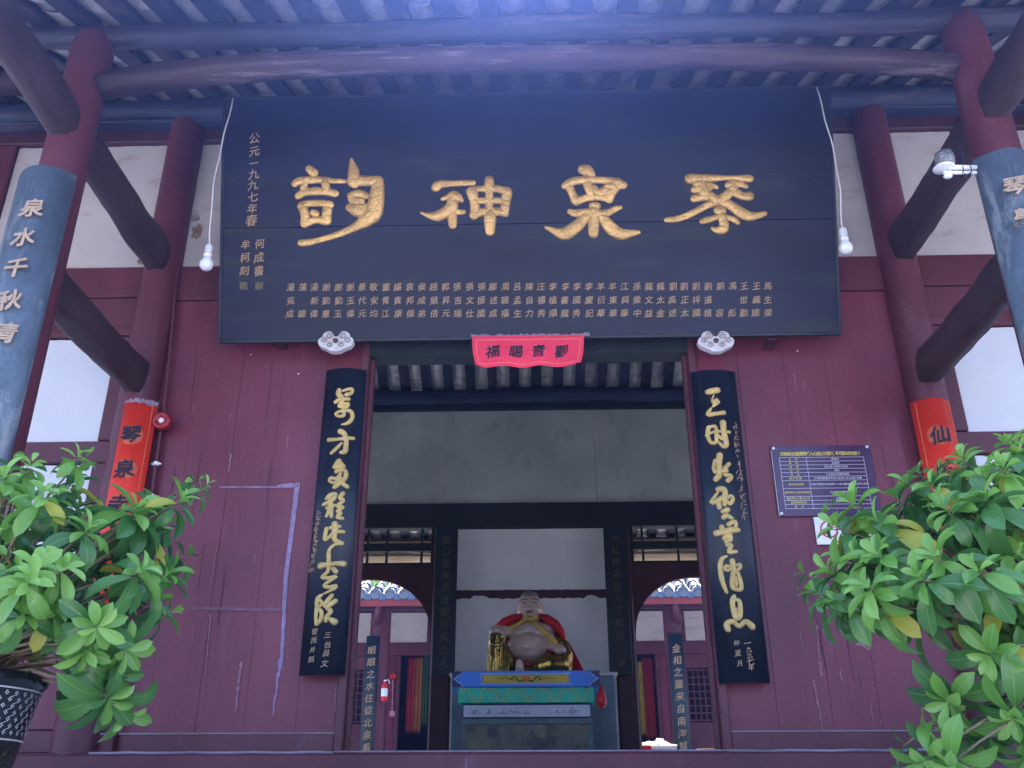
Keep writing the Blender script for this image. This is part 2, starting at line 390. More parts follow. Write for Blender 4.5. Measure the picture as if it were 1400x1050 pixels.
def smooth_path(pts, sub=4):
    if len(pts) < 3:
        a, b = pts[0], pts[-1]; return [tuple(a[k] + (b[k] - a[k]) * i / 4 for k in range(3)) for i in range(5)]
    out = []
    for i in range(len(pts) - 1):
        p0, p1, p2, p3 = pts[max(i - 1, 0)], pts[i], pts[i + 1], pts[min(i + 2, len(pts) - 1)]
        for j in range(sub):
            t = j / sub
            out.append(tuple(.5 * (2 * p1[k] + (p2[k] - p0[k]) * t + (2 * p0[k] - 5 * p1[k] + 4 * p2[k] - p3[k]) * t * t + (3 * p1[k] - p0[k] - 3 * p2[k] + p3[k]) * t ** 3) for k in range(3)))
    out.append(tuple(pts[-1])); return out
def brush(mb, stroke, conv, ppm, n, hk=.5, prof=7, jit=0.0):
    """conv(x,y)->world point, ppm = metres per stroke unit, n = outward normal"""
    pts = smooth_path(stroke) if len(stroke) > 1 else [stroke[0], (stroke[0][0] + 1, stroke[0][1], stroke[0][2])]
    W = [(conv(x, y), max(r, 4) * ppm) for x, y, r in pts]
    # rounded ends
    t0 = (W[1][0] - W[0][0]).normalized(); t1 = (W[-1][0] - W[-2][0]).normalized()
    seq = [(W[0][0] - t0 * W[0][1] * math.cos(a), W[0][1] * math.sin(a)) for a in (.12, .5, .95)]
    seq += W + [(W[-1][0] + t1 * W[-1][1] * math.sin(a), W[-1][1] * math.cos(a)) for a in (.6, 1.05, 1.45)]
    rings = []
    for i, (p, r) in enumerate(seq):
        t = seq[min(i + 1, len(seq) - 1)][0] - seq[max(i - 1, 0)][0]
        t = (t - n * t.dot(n)).normalized(); s_ = n.cross(t)
        r *= 1 + random.uniform(-jit, jit); ring = []
        for k in range(prof):
            a = math.pi * k / (prof - 1)
            mb.v.append(p + s_ * (math.cos(a) * r) + n * (math.sin(a) ** .8 * r * hk)); ring.append(len(mb.v) - 1)
        rings.append(ring)
    for a, b in zip(rings, rings[1:]):
        for k in range(prof - 1): mb.f.append((a[k], b[k], b[k + 1], a[k + 1]))

ALLTXT = ('公元一九九七年春何成書牟柯刻琴泉寺仙峰觀音賜福三台县文管所并刻一九九七年仲夏月泉水千秋清琴聲'
  '開口便笑笑世間可笑之人大肚能容容天下難容之事眼眼之水往從北泉看地西金相之靈来自南海慧融三'
  '文物安全直接责任人公告公示牌（不可移动文物）名称类别级时代地址保护范围建设控制带姓及职务联系方式监督举报电话备注'
  '古建筑四川省单位清三台县北坝镇路以院墙为界向外延伸十米辛未年仲夏题壬子书')
NAMES = ['馬生榮','王義聰','王世勤','馮 彪','劉 容','劉道植','劉祥國','劉正太','劉高述','龍太金','龍文益','孫榮中','江興華','羊東華','羊衍華','李慶記','李國秀','李書龍','李植順','汪德秀','陳自力','呂孟生','周聰福','鄒述成','張振國','張文仕','張吉瑞','郭昇元','趙競倍','侯成弟','袁邦傑','諶貴康','董青江','敬安均','景代元','謝玉偉','謝勤玉','謝勤憲','湯新偉','蒲 聰','潘竟成']
prepare_glyphs(''.join(NAMES) + ALLTXT, .004)
prepare_glyphs('泉水千秋清琴聲寺仙峰', .022)
prepare_glyphs('觀音賜福文物安全直接责任人公告公示牌（不可移动文物）', .014)

# ================================================================== SETTING
g = MB(); g.add([(-120, -120, 0), (120, -120, 0), (120, 160, 0), (-120, 160, 0)], [(0, 1, 2, 3)])
o = obj('ground', g, ground_m); o['kind'] = 'structure'
g = MB(); g.box(-9, 9, -3.9, 8.0, .0, 1.45); o = obj('platform_floor', g, concrete); o['kind'] = 'structure'
for i in range(5):
    g = MB(); g.bbox(-1.9, 1.9, -3.9 - .32 * (5 - i), -3.9 - .32 * (4 - i) - .003 * (i < 4), .0, .24 * (i + 1), .012)
    o = obj('stone_step', g, stone); o['kind'] = 'structure'
g = MB(); g.box(-9, 9, 8.0, 20, .0, 1.44); o = obj('rear_courtyard_floor', g, concrete); o['kind'] = 'structure'

g = MB(); g.box(-150, 150, -150, 190, -1, 16)
hz = obj('flare_haze', g, plaster); hz['kind'] = 'stuff'  # added air volume, imitates the blue veil of lens flare
hm = bpy.data.materials.new('flare_veil_haze'); hm.use_nodes = True; hn = hm.node_tree.nodes
for n_ in list(hn):
    if n_.type != 'OUTPUT_MATERIAL': hn.remove(n_)
pv = hn.new('ShaderNodeVolumePrincipled'); pv.inputs['Density'].default_value = .0090; pv.inputs['Anisotropy'].default_value = .90
pv.inputs['Color'].default_value = (.17, .29, 1, 1); hm.node_tree.links.new(pv.outputs[0], hn['Material Output'].inputs['Volume'])
hz.data.materials.clear(); hz.data.materials.append(hm)

# ================================================================== TEMPLE HALL
hall = thing('temple_hall', 'maroon timber temple hall with white plaster bays and tiled roof round the open doorway', 'temple')
HX = 2.78
def rz(Y): return 6.25 + .47 * (Y + 1.55) if Y < 2.4 else 8.107 - .5 * (Y - 2.4)     # underside of roof boards = top of purlins

# columns
for sx in (-1, 1):
    m = MB(); zt = 6.2
    m.lathe((sx * HX, -1.55, 0), [(.150, 1.56), (.145, 3), (.134, 5.0), (.128, 6.05), (.115, 6.14), (.08, 6.2), (.0, 6.215)], 28)
    obj('porch_column', m, maroon, hall, True)
    m = MB(); m.lathe((sx * HX, -1.55, 0), [(.0, 1.45), (.26, 1.45), (.27, 1.5), (.24, 1.55), (.19, 1.57), (.0, 1.57)], 28)
    obj('column_base', m, stone, hall, True)
    m = MB(); m.lathe((sx * HX, -.02, 0), [(.145, 1.56), (.14, 4), (.135, 6.3), (.135, 6.86)], 24)
    obj('wall_column', m, maroon, hall, True)
    m = MB(); m.lathe((sx * HX, -.02, 0), [(.0, 1.45), (.22, 1.45), (.23, 1.5), (.19, 1.57), (.0, 1.57)], 24)
    obj('column_base', m, stone, hall, True)
    # tie beams through the porch column, rounded rectangular section with uneven faces
    def rbeam(y0, y1, zc, hw, hh, name, mt, xo=0):
        mb = MB(); rings = []; nseg = 40
        for i in range(nseg + 1):
            y = y0 + (y1 - y0) * i / nseg; ring = []
            for k in range(16):
                a = 2 * math.pi * k / 16; c, s_ = math.cos(a), math.sin(a)
                j = .022 * mnoise.noise(V((y * 2.3, c * 1.4 + zc, s_ * 1.4 + sx * 5))) + .006 * mnoise.noise(V((y * 9, c * 4, s_ * 4))); px = math.copysign(abs(c) ** .6, c) * (hw + j); pz = math.copysign(abs(s_) ** .6, s_) * (hh + j)
                mb.v.append(V((sx * HX + xo + px, y, zc + pz))); ring.append(len(mb.v) - 1)
            rings.append(ring)
        for a, b in zip(rings, rings[1:]):
            for k in range(16): mb.f.append((a[k], a[(k + 1) % 16], b[(k + 1) % 16], b[k]))
        mb.f += [tuple(rings[0]), tuple(rings[-1])]
        obj(name, mb, mt, hall, True)
    rbeam(-3.3, -.1, 5.415, .085, .14, 'tie_beam', beam_m)
    rbeam(-1.5, -.1, 4.40, .085, .125, 'tie_beam', beam_m)
# outer columns off frame, so that the porch stands
for sx in (-1, 1):
    m = MB(); m.lathe((sx * 6.6, -1.55, 0), [(.175, 1.45), (.158, 6.15)], 20); obj('porch_column', m, maroon, hall, True)
    m = MB(); m.lathe((sx * 6.6, -.02, 0), [(.145, 1.45), (.135, 6.86)], 20); obj('wall_column', m, maroon, hall, True)

# curved eave beam between the porch columns
m = MB(); pts = []; rad = []
for i in range(97):
    t = i / 96; x = -HX + .1 + (2 * HX - .2) * t; h = 4 * t * (1 - t)
    pts.append((x, -1.55, 5.765 + .170 * h ** .8 + .012 * math.sin(9 * t))); rad.append(.083 + .005 * math.sin(5 * t + 1) + .004 * h)
m.tube(pts, rad, 24, rough=.13); obj('curved_eave_beam', m, log_m, hall, True)
for sx in (-1, 1):
    m = MB(); m.tube([(sx * (HX + .12), -1.55, 5.79), (sx * 4.6, -1.55, 5.84), (sx * 6.5, -1.55, 5.79)], .075, 12); obj('eave_beam', m, log_m, hall, True)
# purlins
def purlin(Y, zt, r, name='purlin', mt=bluewood, n=14):
    m = MB(); pts = [(-7.5 + 15 * i / 150, Y, zt - r + .012 * math.sin(i * .18)) for i in range(151)]
    m.tube(pts, [r + .006 * math.sin(i * .26) for i in range(151)], 20, rough=.16); obj(name, m, mt, hall, True)
purlin(-1.55, rz(-1.55), .078, mt=mat('purlin_grey_blue', (.026, .028, .052), .6, .5, 5, .8, 25, fine=.3, stretch=(.25, 1, 1), wear=(.14, .09, .11), wearamt=.35, wearscale=(.4, 4, 4)))
purlin(-.10, rz(-.10), .10)
m = MB(); m.bbox(-7.5, 7.5, -.13, .0, 6.715, 6.80, .01); obj('purlin_pad_board', m, bluewood, hall)
m = MB(); m.tube([(-.9, -.22, 6.6), (-.3, -.22, 6.61)], .03, 8)
purlin(2.4, rz(2.4), .12, mt=hall_dk)
purlin(1.2, rz(1.2), .11, mt=hall_dk); purlin(3.8, rz(3.8), .11, mt=hall_dk)
purlin(5.2, rz(5.2), .12, mt=bluewood); purlin(7.8, rz(7.8), .1, mt=log_m)

# wall: sill, rails, planks
m = MB(); m.bbox(-6.6, 6.6, -.17, .06, 1.45, 1.925, .02); obj('sill_beam', m, maroon, hall)
for x0, x1 in ((-2.63, -1.17), (1.14, 2.63)):
    m = MB(); m.tube([(x0 + (x1 - x0) * i / 12, -.155, 1.922 + .0025 * math.sin(i * 2.1 + x0)) for i in range(13)], .009, 6)
    obj('dusty_ledge', m, dust_m, hall, True)
m = MB(); m.tube([(-1.17 + 2.31 * i / 12, -.150, 1.925) for i in range(13)], .006, 6); obj('dusty_ledge', m, dust_m, hall, True)
for sx in (-1, 1):
    m = MB(); a, b = sorted((sx * 1.2, sx * 2.66)); m.bbox(a, b, -.03, .03, 1.927, 2.04, .006); obj('bottom_rail', m, maroon, hall)
    m = MB(); m.box(a, b, -.037, -.030, 2.034, 2.042); obj('dusty_ledge', m, dust_m, hall)
    # planks
    edges = [1.20, 1.45, 1.77, 2.07, 2.38, 2.66] if sx < 0 else [1.20, 1.50, 1.83, 2.12, 2.42, 2.66]
    for e0, e1 in zip(edges, edges[1:]):
        a, b = sorted((sx * e0, sx * e1)); dy = random.uniform(-.0015, .0015)
        m = MB(); m.bbox(a + .0003, b - .0003, dy, dy + .03, 2.042, 5.095, .0015)
        obj('wall_plank', m, maroon_wall, hall)
    # door frame post
    a, b = sorted((sx * 1.147, sx * 1.20)); m = MB(); m.bbox(a, b, -.045, .16, 1.927, 4.72, .006); obj('door_jamb', m, maroon, hall)
    a, b = sorted((sx * 1.118, sx * 1.147)); m = MB(); m.bbox(a, b, .03, .10, 1.927, 4.72, .004); obj('door_stop', m, maroon, hall)
# backing behind planks so no light leaks
for sx in (-1, 1):
    a, b = sorted((sx * 1.21, sx * 6.6)); m = MB(); m.box(a, b, .05, .09, 1.927, 6.60); obj('wall_backing', m, hall_dk, hall)
m = MB(); m.box(-1.21, 1.21, .05, .09, 4.72, 6.60); obj('wall_backing', m, hall_dk, hall)
m = MB(); m.bbox(-1.2, 1.2, -.04, .14, 4.60, 4.74, .008); obj('door_lintel', m, hall_dk, hall)
for k in range(8):
    x0 = -1.2 + .3 * k; m = MB(); m.bbox(x0 + .0015, x0 + .2985, 0, .03, 4.742, 5.095, .004); obj('wall_plank', m, maroon_wall, hall)
m = MB(); m.bbox(-2.66, 2.66, -.02, .045, 5.10, 5.395, .008); obj('lintel_beam', m, maroon, hall)
m = MB(); m.bbox(-7, 7, -.03, .045, 6.59, 6.712, .008); obj('top_wall_beam', m, maroon_dk, hall)
# plaster over the middle bay, its lower edge slightly uneven
def plaster_panel(x0, x1, z0, z1, y=.02, mt=plaster, jb=.006, n=24, name='plaster_panel'):
    mb = MB(); pl = []
    for i in range(n + 1): pl.append(V((x0 + (x1 - x0) * i / n, y, z0 + random.uniform(-jb, jb))))
    for i in range(n // 3 + 1): pl.append(V((x1 + random.uniform(-jb, jb) * .6, y, z0 + (z1 - z0) * (i + .5) / (n // 3 + 2))))
    for i in range(n, -1, -1): pl.append(V((x0 + (x1 - x0) * i / n, y, z1 + random.uniform(-jb, jb) * .5)))
    for i in range(n // 3, -1, -1): pl.append(V((x0 + random.uniform(-jb, jb) * .6, y, z0 + (z1 - z0) * (i + .5) / (n // 3 + 2))))
    mb.prism(pl, V((0, .025, 0))); return obj(name, mb, mt, hall)
plaster_panel(-2.66, 2.66, 5.40, 6.585)
for sx in (-1, 1):
    def PN(a, b, z0, z1, mt=plaster, nm='plaster_panel'):
        a, b = sorted((sx * a, sx * b)); return plaster_panel(a, b, z0, z1, mt=mt, name=nm)
    PN(2.90, 4.18, 5.40, 6.585); PN(4.35, 6.4, 5.40, 6.585)
    PN(3.04, 4.18, 3.975, 4.79, plaster_cool); PN(4.35, 6.4, 3.975, 4.79, plaster_cool)
    PN(3.04, 4.18, 3.08, 3.80, plaster_cool); PN(4.35, 6.4, 3.08, 3.80, plaster_cool)
    def BX(a, b, y0, y1, z0, z1, nm, mt=maroon):
        a, b = sorted((sx * a, sx * b)); m = MB(); m.bbox(a, b, y0, y1, z0, z1, .007); return obj(nm, m, mt, hall)
    BX(2.9, 6.5, -.02, .045, 5.135, 5.395, 'side_beam'); BX(2.9, 6.5, -.005, .045, 4.87, 5.13, 'side_beam')
    BX(2.9, 6.5, -.03, .045, 4.80, 4.865, 'side_rail'); BX(2.9, 6.5, -.01, .045, 3.81, 3.97, 'side_rail')
    BX(2.9, 3.03, -.015, .045, 3.975, 4.795, 'stud'); BX(2.9, 3.03, -.015, .045, 3.075, 3.805, 'stud')
    BX(4.19, 4.34, -.02, .045, 5.40, 6.585, 'stud'); BX(4.19, 4.34, -.02, .045, 3.975, 4.795, 'stud'); BX(4.19, 4.34, -.02, .045, 3.075, 3.805, 'stud')
    BX(2.9, 6.5, -.03, .045, 1.93, 2.06, 'bottom_rail')
    for k in range(11):
        BX(2.9 + .33 * k + .002, 2.9 + .33 * k + .328, 0, .03, 2.063, 3.07, 'wall_plank', maroon_wall)
# mud showing where the plaster fell away, left of the plaque
def blob(px, py, rx, ry, Y, m, n=16, nm='mud_patch', depth=.006, seed=0, parent=hall):
    rr = random.Random(seed); c = P(px, py, Y); mb = MB(); pl = []
    for k in range(n):
        a = 2 * math.pi * k / n; q = rr.uniform(.6, 1.15)
        pl.append(c + V((math.cos(a) * rx * q, 0, math.sin(a) * ry * q)))
    mb.prism(pl, V((0, -depth, 0))); return obj(nm, mb, m, parent)
blob(270, 316, .05, .075, .019, mud, seed=3); blob(265, 299, .05, .03, .019, stone, seed=5, nm='plaster_flake', depth=.012)
blob(193, 358, .035, .028, .019, mud, seed=8); blob(1248, 342, .045, .022, .019, stone, seed=9)

# rafters and tiles of the front slope
pitch = .29
eaveY, ridgeY, rearY = -2.75, 2.4, 8.1
rlen = math.hypot(ridgeY - eaveY, .47 * (ridgeY - eaveY))
def slope_frame(x, y, front=True):
    k = .47 if front else -.5; ty = V((0, 1, k)).normalized(); n = V((0, -k, 1)).normalized()
    return ty, n
def rafter(x, front=True):
    ty, n = slope_frame(x, 0, front); y0, y1 = (eaveY, ridgeY) if front else (ridgeY, rearY)
    w = .062 + random.uniform(-.005, .005); h = .035; mb = MB(); nn = 8
    a = V((x, y0, rz(y0 + (1e-4 if not front else 0)))) ; b = V((x + random.uniform(-.01, .01), y1, (6.25 + .47 * (y1 + 1.55)) if front else rz(y1)))
    rings = []
    for i in range(nn + 1):
        c = a.lerp(b, i / nn) + V((random.uniform(-.003, .003), 0, 0)); j = random.uniform(-.003, .003)
        ring = [len(mb.v) + k for k in range(4)]; rings.append(ring)
        mb.v += [c + V((-w - j, 0, 0)), c + V((w + j, 0, 0)), c + V((w + j, 0, 0)) + n * h, c + V((-w - j, 0, 0)) + n * h]
    for p, q in zip(rings, rings[1:]):
        for k in range(4): mb.f.append((p[k], p[(k + 1) % 4], q[(k + 1) % 4], q[k]))
    mb.f += [tuple(rings[0]), tuple(rings[-1])]
    return mb
xs = [(-26 + k) * pitch + .08 for k in range(53)]
for x in xs:
    obj('rafter', rafter(x, True), rafter_m, hall)
for x in xs:
    if abs(x) < 2.2: obj('rafter', rafter(x, False), hall_dk if False else rafter_m, hall)
far_r = MB()
for x in xs:
    if abs(x) >= 2.2:
        q = rafter(x, False); o_ = len(far_r.v); far_r.v += q.v; far_r.f += [tuple(i + o_ for i in f) for f in q.f]
obj('rafter_run', far_r, rafter_m, hall, kind='stuff')
# trough tiles seen from below: shallow arc, open side up
def tile_mb(w=.11, L=.25, sag=.035, th=.012, nseg=6):
    mb = MB(); outer = []; inner = []
    for yy in (0, L):
        for k in range(nseg + 1):
            t = -1 + 2 * k / nseg; mb.v.append(V((t * w, yy, sag * t * t - sag * .0)))
        for k in range(nseg + 1):
            t = -1 + 2 * k / nseg; mb.v.append(V((t * w, yy, sag * t * t + th)))
    n = nseg + 1
    for k in range(nseg):
        mb.f += [(k, k + 1, 2 * n + k + 1, 2 * n + k), (n + k, 3 * n + k, 3 * n + k + 1, n + k + 1), (k, n + k, n + k + 1, k + 1), (2 * n + k, 2 * n + k + 1, 3 * n + k + 1, 3 * n + k)]
    return mb
tm = tile_mb(); tme = bpy.data.meshes.new('roof_tile'); tme.from_pydata(tm.v, [], tm.f); tme.materials.append(tile_m); recalc(tme)
def tile_matrix(x, y, front=True, s=1.0):
    ty, n = slope_frame(x, y, front); z = (6.25 + .47 * (y + 1.55)) if front else rz(y)
    M = Matrix.Identity(4); ux = V((1, 0, 0))
    tilt = .05 + random.uniform(-.015, .015); t2 = (ty * math.cos(tilt) + (-n) * math.sin(tilt) * (1 if front else -1)).normalized(); n2 = ux.cross(t2)
    for i, c in enumerate((ux, t2, n2)):
        for r in range(3): M[r][i] = c[r]
    M.translation = V((x + random.uniform(-.012, .012), y + random.uniform(-.03, .03), z + random.uniform(0, .006))) + n * (.036 + (.012 if front else 0)); return M
stuff = MB(); cnt = 0
def add_inst(mb, src, M):
    o_ = len(mb.v); mb.v += [M @ p for p in src.v]; mb.f += [tuple(i + o_ for i in f) for f in src.f]
for k, x in enumerate(xs[:-1]):
    xc = x + pitch / 2; y = eaveY
    while y < ridgeY - .2:
        M = tile_matrix(xc, y)
        if abs(xc) < 3.6 and -2.05 < y < -.25 and cnt < 270: inst('roof_tile', tme, hall, M); cnt += 1
        else: add_inst(stuff, tm, M)
        y += .205
    y = ridgeY
    while y < rearY - .1:
        add_inst(stuff, tm, tile_matrix(xc, y, False)); y += .205
obj('far_roof_tiles', stuff, tile_m, hall, kind='stuff', fix=False)
# roof cover: upper tiles as closed sheets above
m = MB()
m.add([(-7.7, eaveY - .1, rz(eaveY - .1) + .12), (7.7, eaveY - .1, rz(eaveY - .1) + .12), (7.7, ridgeY, 8.30), (-7.7, ridgeY, 8.30)], [(0, 1, 2, 3)])
m.add([(-7.7, ridgeY, 8.30), (7.7, ridgeY, 8.30), (7.7, rearY + .1, rz(rearY) + .10), (-7.7, rearY + .1, rz(rearY) + .10)], [(0, 1, 2, 3)])
obj('roof_deck', m, tile_gl, hall)
m = MB()
for x in xs:
    m.tube([(x, eaveY, rz(eaveY) + .13), (x, ridgeY, 8.31)], .08, 8); m.tube([(x, ridgeY, 8.31), (x, rearY, rz(rearY) + .11)], .08, 8)
obj('cover_tiles', m, tile_gl, hall, kind='stuff')
m = MB(); m.bbox(-7.7, 7.7, ridgeY - .12, ridgeY + .12, 8.25, 8.55, .03); obj('roof_ridge', m, tile_gl, hall)
# gable walls: plaster above unseen side openings added to light the hall
for sx in (-1, 1):
    m = MB(); x = sx * 6.75
    m.prism([V((x, .1, 4.9)), V((x, 5.2, 4.9)), V((x, 5.2, 6.7)), V((x, 2.4, 8.1)), V((x, .1, 6.95))], V((sx * .12, 0, 0))); obj('gable_wall', m, plaster_in, hall)
    m = MB(); a, b = sorted((x, x + sx * .12)); m.bbox(a, b, .1, .9, 1.45, 4.895); obj('gable_pier', m, plaster_in, hall)
    m = MB(); m.bbox(a, b, 4.4, 5.2, 1.45, 4.895); obj('gable_pier', m, plaster_in, hall)

# rear wall of the hall (y = 5.2)
RY = 5.2
def RB(x0, x1, y0, y1, z0, z1, nm, mt, b=.006): 
    m = MB(); m.bbox(x0, x1, y0, y1, z0, z1, b); return obj(nm, m, mt, hall)
RB(-6.6, 6.6, RY - .06, RY + .08, 6.40, 6.53, 'rear_top_beam', hall_dk)
for x0, x1 in ((-6.6, -2.62), (-2.61, -1.085), (-1.08, .825), (.832, 2.4), (2.41, 6.6)):
    RB(x0, x1, RY, RY + .05, 5.12, 6.395, 'upper_plaster_panel', plaster_in, .003)
RB(-6.6, 6.6, RY - .08, RY + .08, 4.80, 5.11, 'rear_middle_beam', hall_dk)
RB(-.95, .95, RY - .0, RY + .05, 3.0, 4.795, 'altar_wall_panel', mat('altar_wall_plaster', (.76, .77, .79), .9, .06, 3, .1, fine=.04), .003)
# dark rail with ragged plaster edge
m = MB(); pl = [];
for i in range(41): pl.append(V((-.945 + 1.89 * i / 40, RY - .012, 3.93 + random.uniform(-.008, .012) + (.035 if 4 < i < 9 or 33 < i < 37 else 0))))
for i in range(40, -1, -1): pl.append(V((-.945 + 1.89 * i / 40, RY - .012, 4.035 + random.uniform(-.004, .004))))
m.prism(pl, V((0, .011, 0))); obj('altar_wall_rail', m, maroon_dk, hall)
RB(-.93, .93, RY - .35, RY - .01, 1.45, 2.99, 'dado_wall', grey_wall, .02)
RB(-.95, .95, RY - .36, RY - .02, 2.992, 3.03, 'dado_cap', carve, .01)
for sx in (-1, 1):
    a, b = sorted((sx * .96, sx * 1.20)); RB(a, b, RY - .1, RY + .1, 1.45, 4.795, 'rear_post', maroon_dk, .02)
    a, b = sorted((sx * 1.205, sx * 1.245)); RB(a, b, RY - .03, RY + .05, 4.20, 4.795, 'grille_frame', hall_dk)
    # arch panel
    mb = MB(); ac, aw = 1.97, .755; zs, zr = 3.50, .67; n = 28; th = .07
    top = 4.345
    def az(u): return zs + zr * (max(0, 1 - abs(u) ** 2.1)) ** .5
    prev = None
    for i in range(n + 1):
        t = -1 + 2 * i / n; x = sx * (ac + aw * math.sin(t * math.pi / 2)); z = az(math.sin(t * math.pi / 2))
        cur = [V((x, RY - .035, z)), V((x, RY - .035, top)), V((x, RY + .035, z)), V((x, RY + .035, top))]
        if prev:
            o_ = len(mb.v); mb.v += prev + cur
            mb.f += [(o_, o_ + 4, o_ + 5, o_ + 1), (o_ + 2, o_ + 3, o_ + 7, o_ + 6), (o_, o_ + 2, o_ + 6, o_ + 4), (o_ + 1, o_ + 5, o_ + 7, o_ + 3)]
        prev = cur
    obj('arch_board', mb, maroon_dk, hall)
    a, b = sorted((sx * 1.203, sx * 1.213)); RB(a, b, RY - .03, RY + .05, 1.45, 4.195, 'arch_jamb', maroon_dk, .002)
    a, b = sorted((sx * 2.73, sx * 6.6)); RB(a, b, RY - .03, RY + .05, 1.45, 4.795, 'rear_side_wall', maroon_dk)
    # grille above the arch
    RB(*sorted((sx * 1.25, sx * 2.725)), RY - .03, RY + .03, 4.345, 4.375, 'grille_rail', hall_dk, .003)
    RB(*sorted((sx * 1.25, sx * 2.725)), RY - .03, RY + .03, 4.52, 4.62, 'grille_rail', hall_dk, .003)
    for gx in (1.36, 1.79, 2.03, 2.4):
        RB(*sorted((sx * (gx - .014), sx * (gx + .014))), RY - .02, RY + .02, 4.378, 4.517, 'grille_bar', hall_dk, .003)
        RB(*sorted((sx * (gx - .014), sx * (gx + .014))), RY - .02, RY + .02, 4.623, 4.797, 'grille_bar', hall_dk, .003)
for z, y, q_ in ((5.14, 7.8, .11), (4.74, 6.2, .022), (5.10, 6.9, .028)):
    m = MB(); m.tube([(-6.5, y, z), (0, y, z - .02), (6.5, y, z)], q_, 8); obj('rear_porch_rail', m, mat('pale_brown_timber', (.22, .17, .12), .7, .3, 6, .2, stretch=(.3, 1, 1)), hall, True)

# tape residue, chips and scratches on the boards
def strip(p0, p1, w0, w1, m, nm, dep=.003, Y=-.004, n=14, jit=.25, seed=1):
    rr = random.Random(seed); a = P(*p0, Y); b = P(*p1, Y); t = (b - a).normalized(); s_ = V((t.z, 0, -t.x)); L_ = []; R_ = []
    for i in range(n + 1):
        c = a.lerp(b, i / n); w = w0 + (w1 - w0) * i / n
        L_.append(c + s_ * w * (1 + rr.uniform(-jit, jit))); R_.append(c - s_ * w * (1 + rr.uniform(-jit, jit)))
    mb = MB(); mb.prism(L_ + R_[::-1], V((0, -dep, 0))); return obj(nm, mb, m, hall)
tape_d = mat('faint_tape_residue', (.17, .075, .115), .6, .3, 12, .2, 40)
strip((300, 666), (400, 666), .006, .006, tape_m, 'tape_strip', seed=2)
strip((380, 665), (410, 663), .012, .016, tape_m, 'tape_strip', dep=.0045, seed=12)
strip((407, 661), (391, 790), .017, .014, tape_m, 'tape_strip', dep=.004, seed=3, jit=.07)
strip((391, 788), (385, 905), .014, .010, tape_m, 'tape_strip', dep=.0035, seed=4, jit=.22)
strip((384, 900), (373, 978), .010, .004, tape_m, 'tape_strip', seed=5, jit=.8)
strip((262, 832), (392, 834), .011, .012, tape_d, 'tape_strip', seed=6)
for i, (x0, y0, x1, y1, w) in enumerate([(288, 840, 281, 925, .006), (330, 905, 322, 975, .014), (300, 730, 288, 800, .003), (1117, 855, 1121, 915, .006), (1106, 830, 1108, 845, .012), (1112, 930, 1126, 1003, .008), (1148, 915, 1152, 935, .007), (1121, 905, 1123, 925, .015), (1170, 880, 1190, 888, .02), (316, 620, 313, 645, .012), (460, 930, 458, 975, .006), (1124, 1000, 1130, 1008, .015)]):
    strip((x0, y0), (x1, y1), w * .6, w * .35, chip_m, 'paint_chip', dep=.0025, seed=20 + i, jit=.85, n=18)
for i, (px, py) in enumerate([(1090, 480), (1112, 455), (408, 511), (343, 485), (341, 455), (470, 928), (1093, 640)]): blob(px, py, .008, .006, -.005, white_pl, nm='paint_fleck', seed=i, depth=.002, n=7)
crack_m = mat('dark_board_crack', (.06, .015, .024), .8, .3, 30, 0)
rr0 = random.Random(31)
for k in range(34):
    left = k % 2; px = rr0.uniform(245, 395) if left else rr0.uniform(1070, 1230); py = rr0.uniform(500, 990); ln = rr0.uniform(6, 34)
    lean = (677 - px) / 2700 * -ln
    strip((px, py), (px + lean, py + ln), rr0.uniform(.0012, .004), .001, chip_m if k % 3 else tape_d, 'paint_chip', dep=.0022, Y=-.0025, seed=60 + k, jit=.9, n=10)
for k in range(16):
    left = k % 2; px = rr0.uniform(240, 400) if left else rr0.uniform(1065, 1250); py = rr0.uniform(480, 900); ln = rr0.uniform(30, 110); lean = (677 - px) / 2700 * -ln
    strip((px, py), (px + lean, py + ln), .0016, .0008, crack_m, 'wood_crack', dep=.0012, Y=-.0022, seed=160 + k, jit=.6, n=12)
m = MB(); c = P(267, 1034, -.175); m.prism([c, c + V((.012, 0, .0)), c + V((.006, 0, .07)), c + V((-.004, 0, .05))], V((0, -.003, 0)))
m = MB(); c = P(637, 1043, -.17); m.prism([c + V((-.004, 0, -.03)), c + V((.006, 0, -.02)), c + V((.002, 0, .035)), c + V((-.002, 0, .03))], V((0, -.004, 0))); obj('paint_chip', m, chip_m, hall)

# ================================================================== PLAQUE
PB, PT = V((0, -.19, 4.635)), V((0, -.80, 6.345))
uyp = (PT - PB).normalized(); uxp = V((1, 0, 0)); npl = uxp.cross(uyp)          # outward (towards viewer, downwards)
Hh = (PT - PB).length; W2 = 2.205
plaque = thing('name_plaque', 'huge dark lacquer plaque with four raised gold characters leaning out above the doorway', 'plaque', (0, -.19, 4.635))
def PQ(a, b, n=0): return PB + uxp * a + uyp * b + npl * n
Rm = Matrix.Identity(4)
for i, c in enumerate((uxp, uyp, npl)):
    for r in range(3): Rm[r][i] = c[r]
Rm.translation = PB
def pbox(a0, a1, b0, b1, n0, n1, nm, mt, parent=plaque, b=.004):
    q = MB(); q.bbox(a0, a1, b0, b1, n0, n1, b); q.v = [Rm @ p for p in q.v]; return obj(nm, q, mt, parent)
seam = Hh * .46
pbox(-W2 + .02, W2 - .02, .012, seam - .001, -.03, -.0005, 'board_plank', board_m, b=.002)
pbox(-W2 + .02, W2 - .02, seam + .001, Hh - .012, -.03, .0012, 'board_plank', board_m, b=.002)
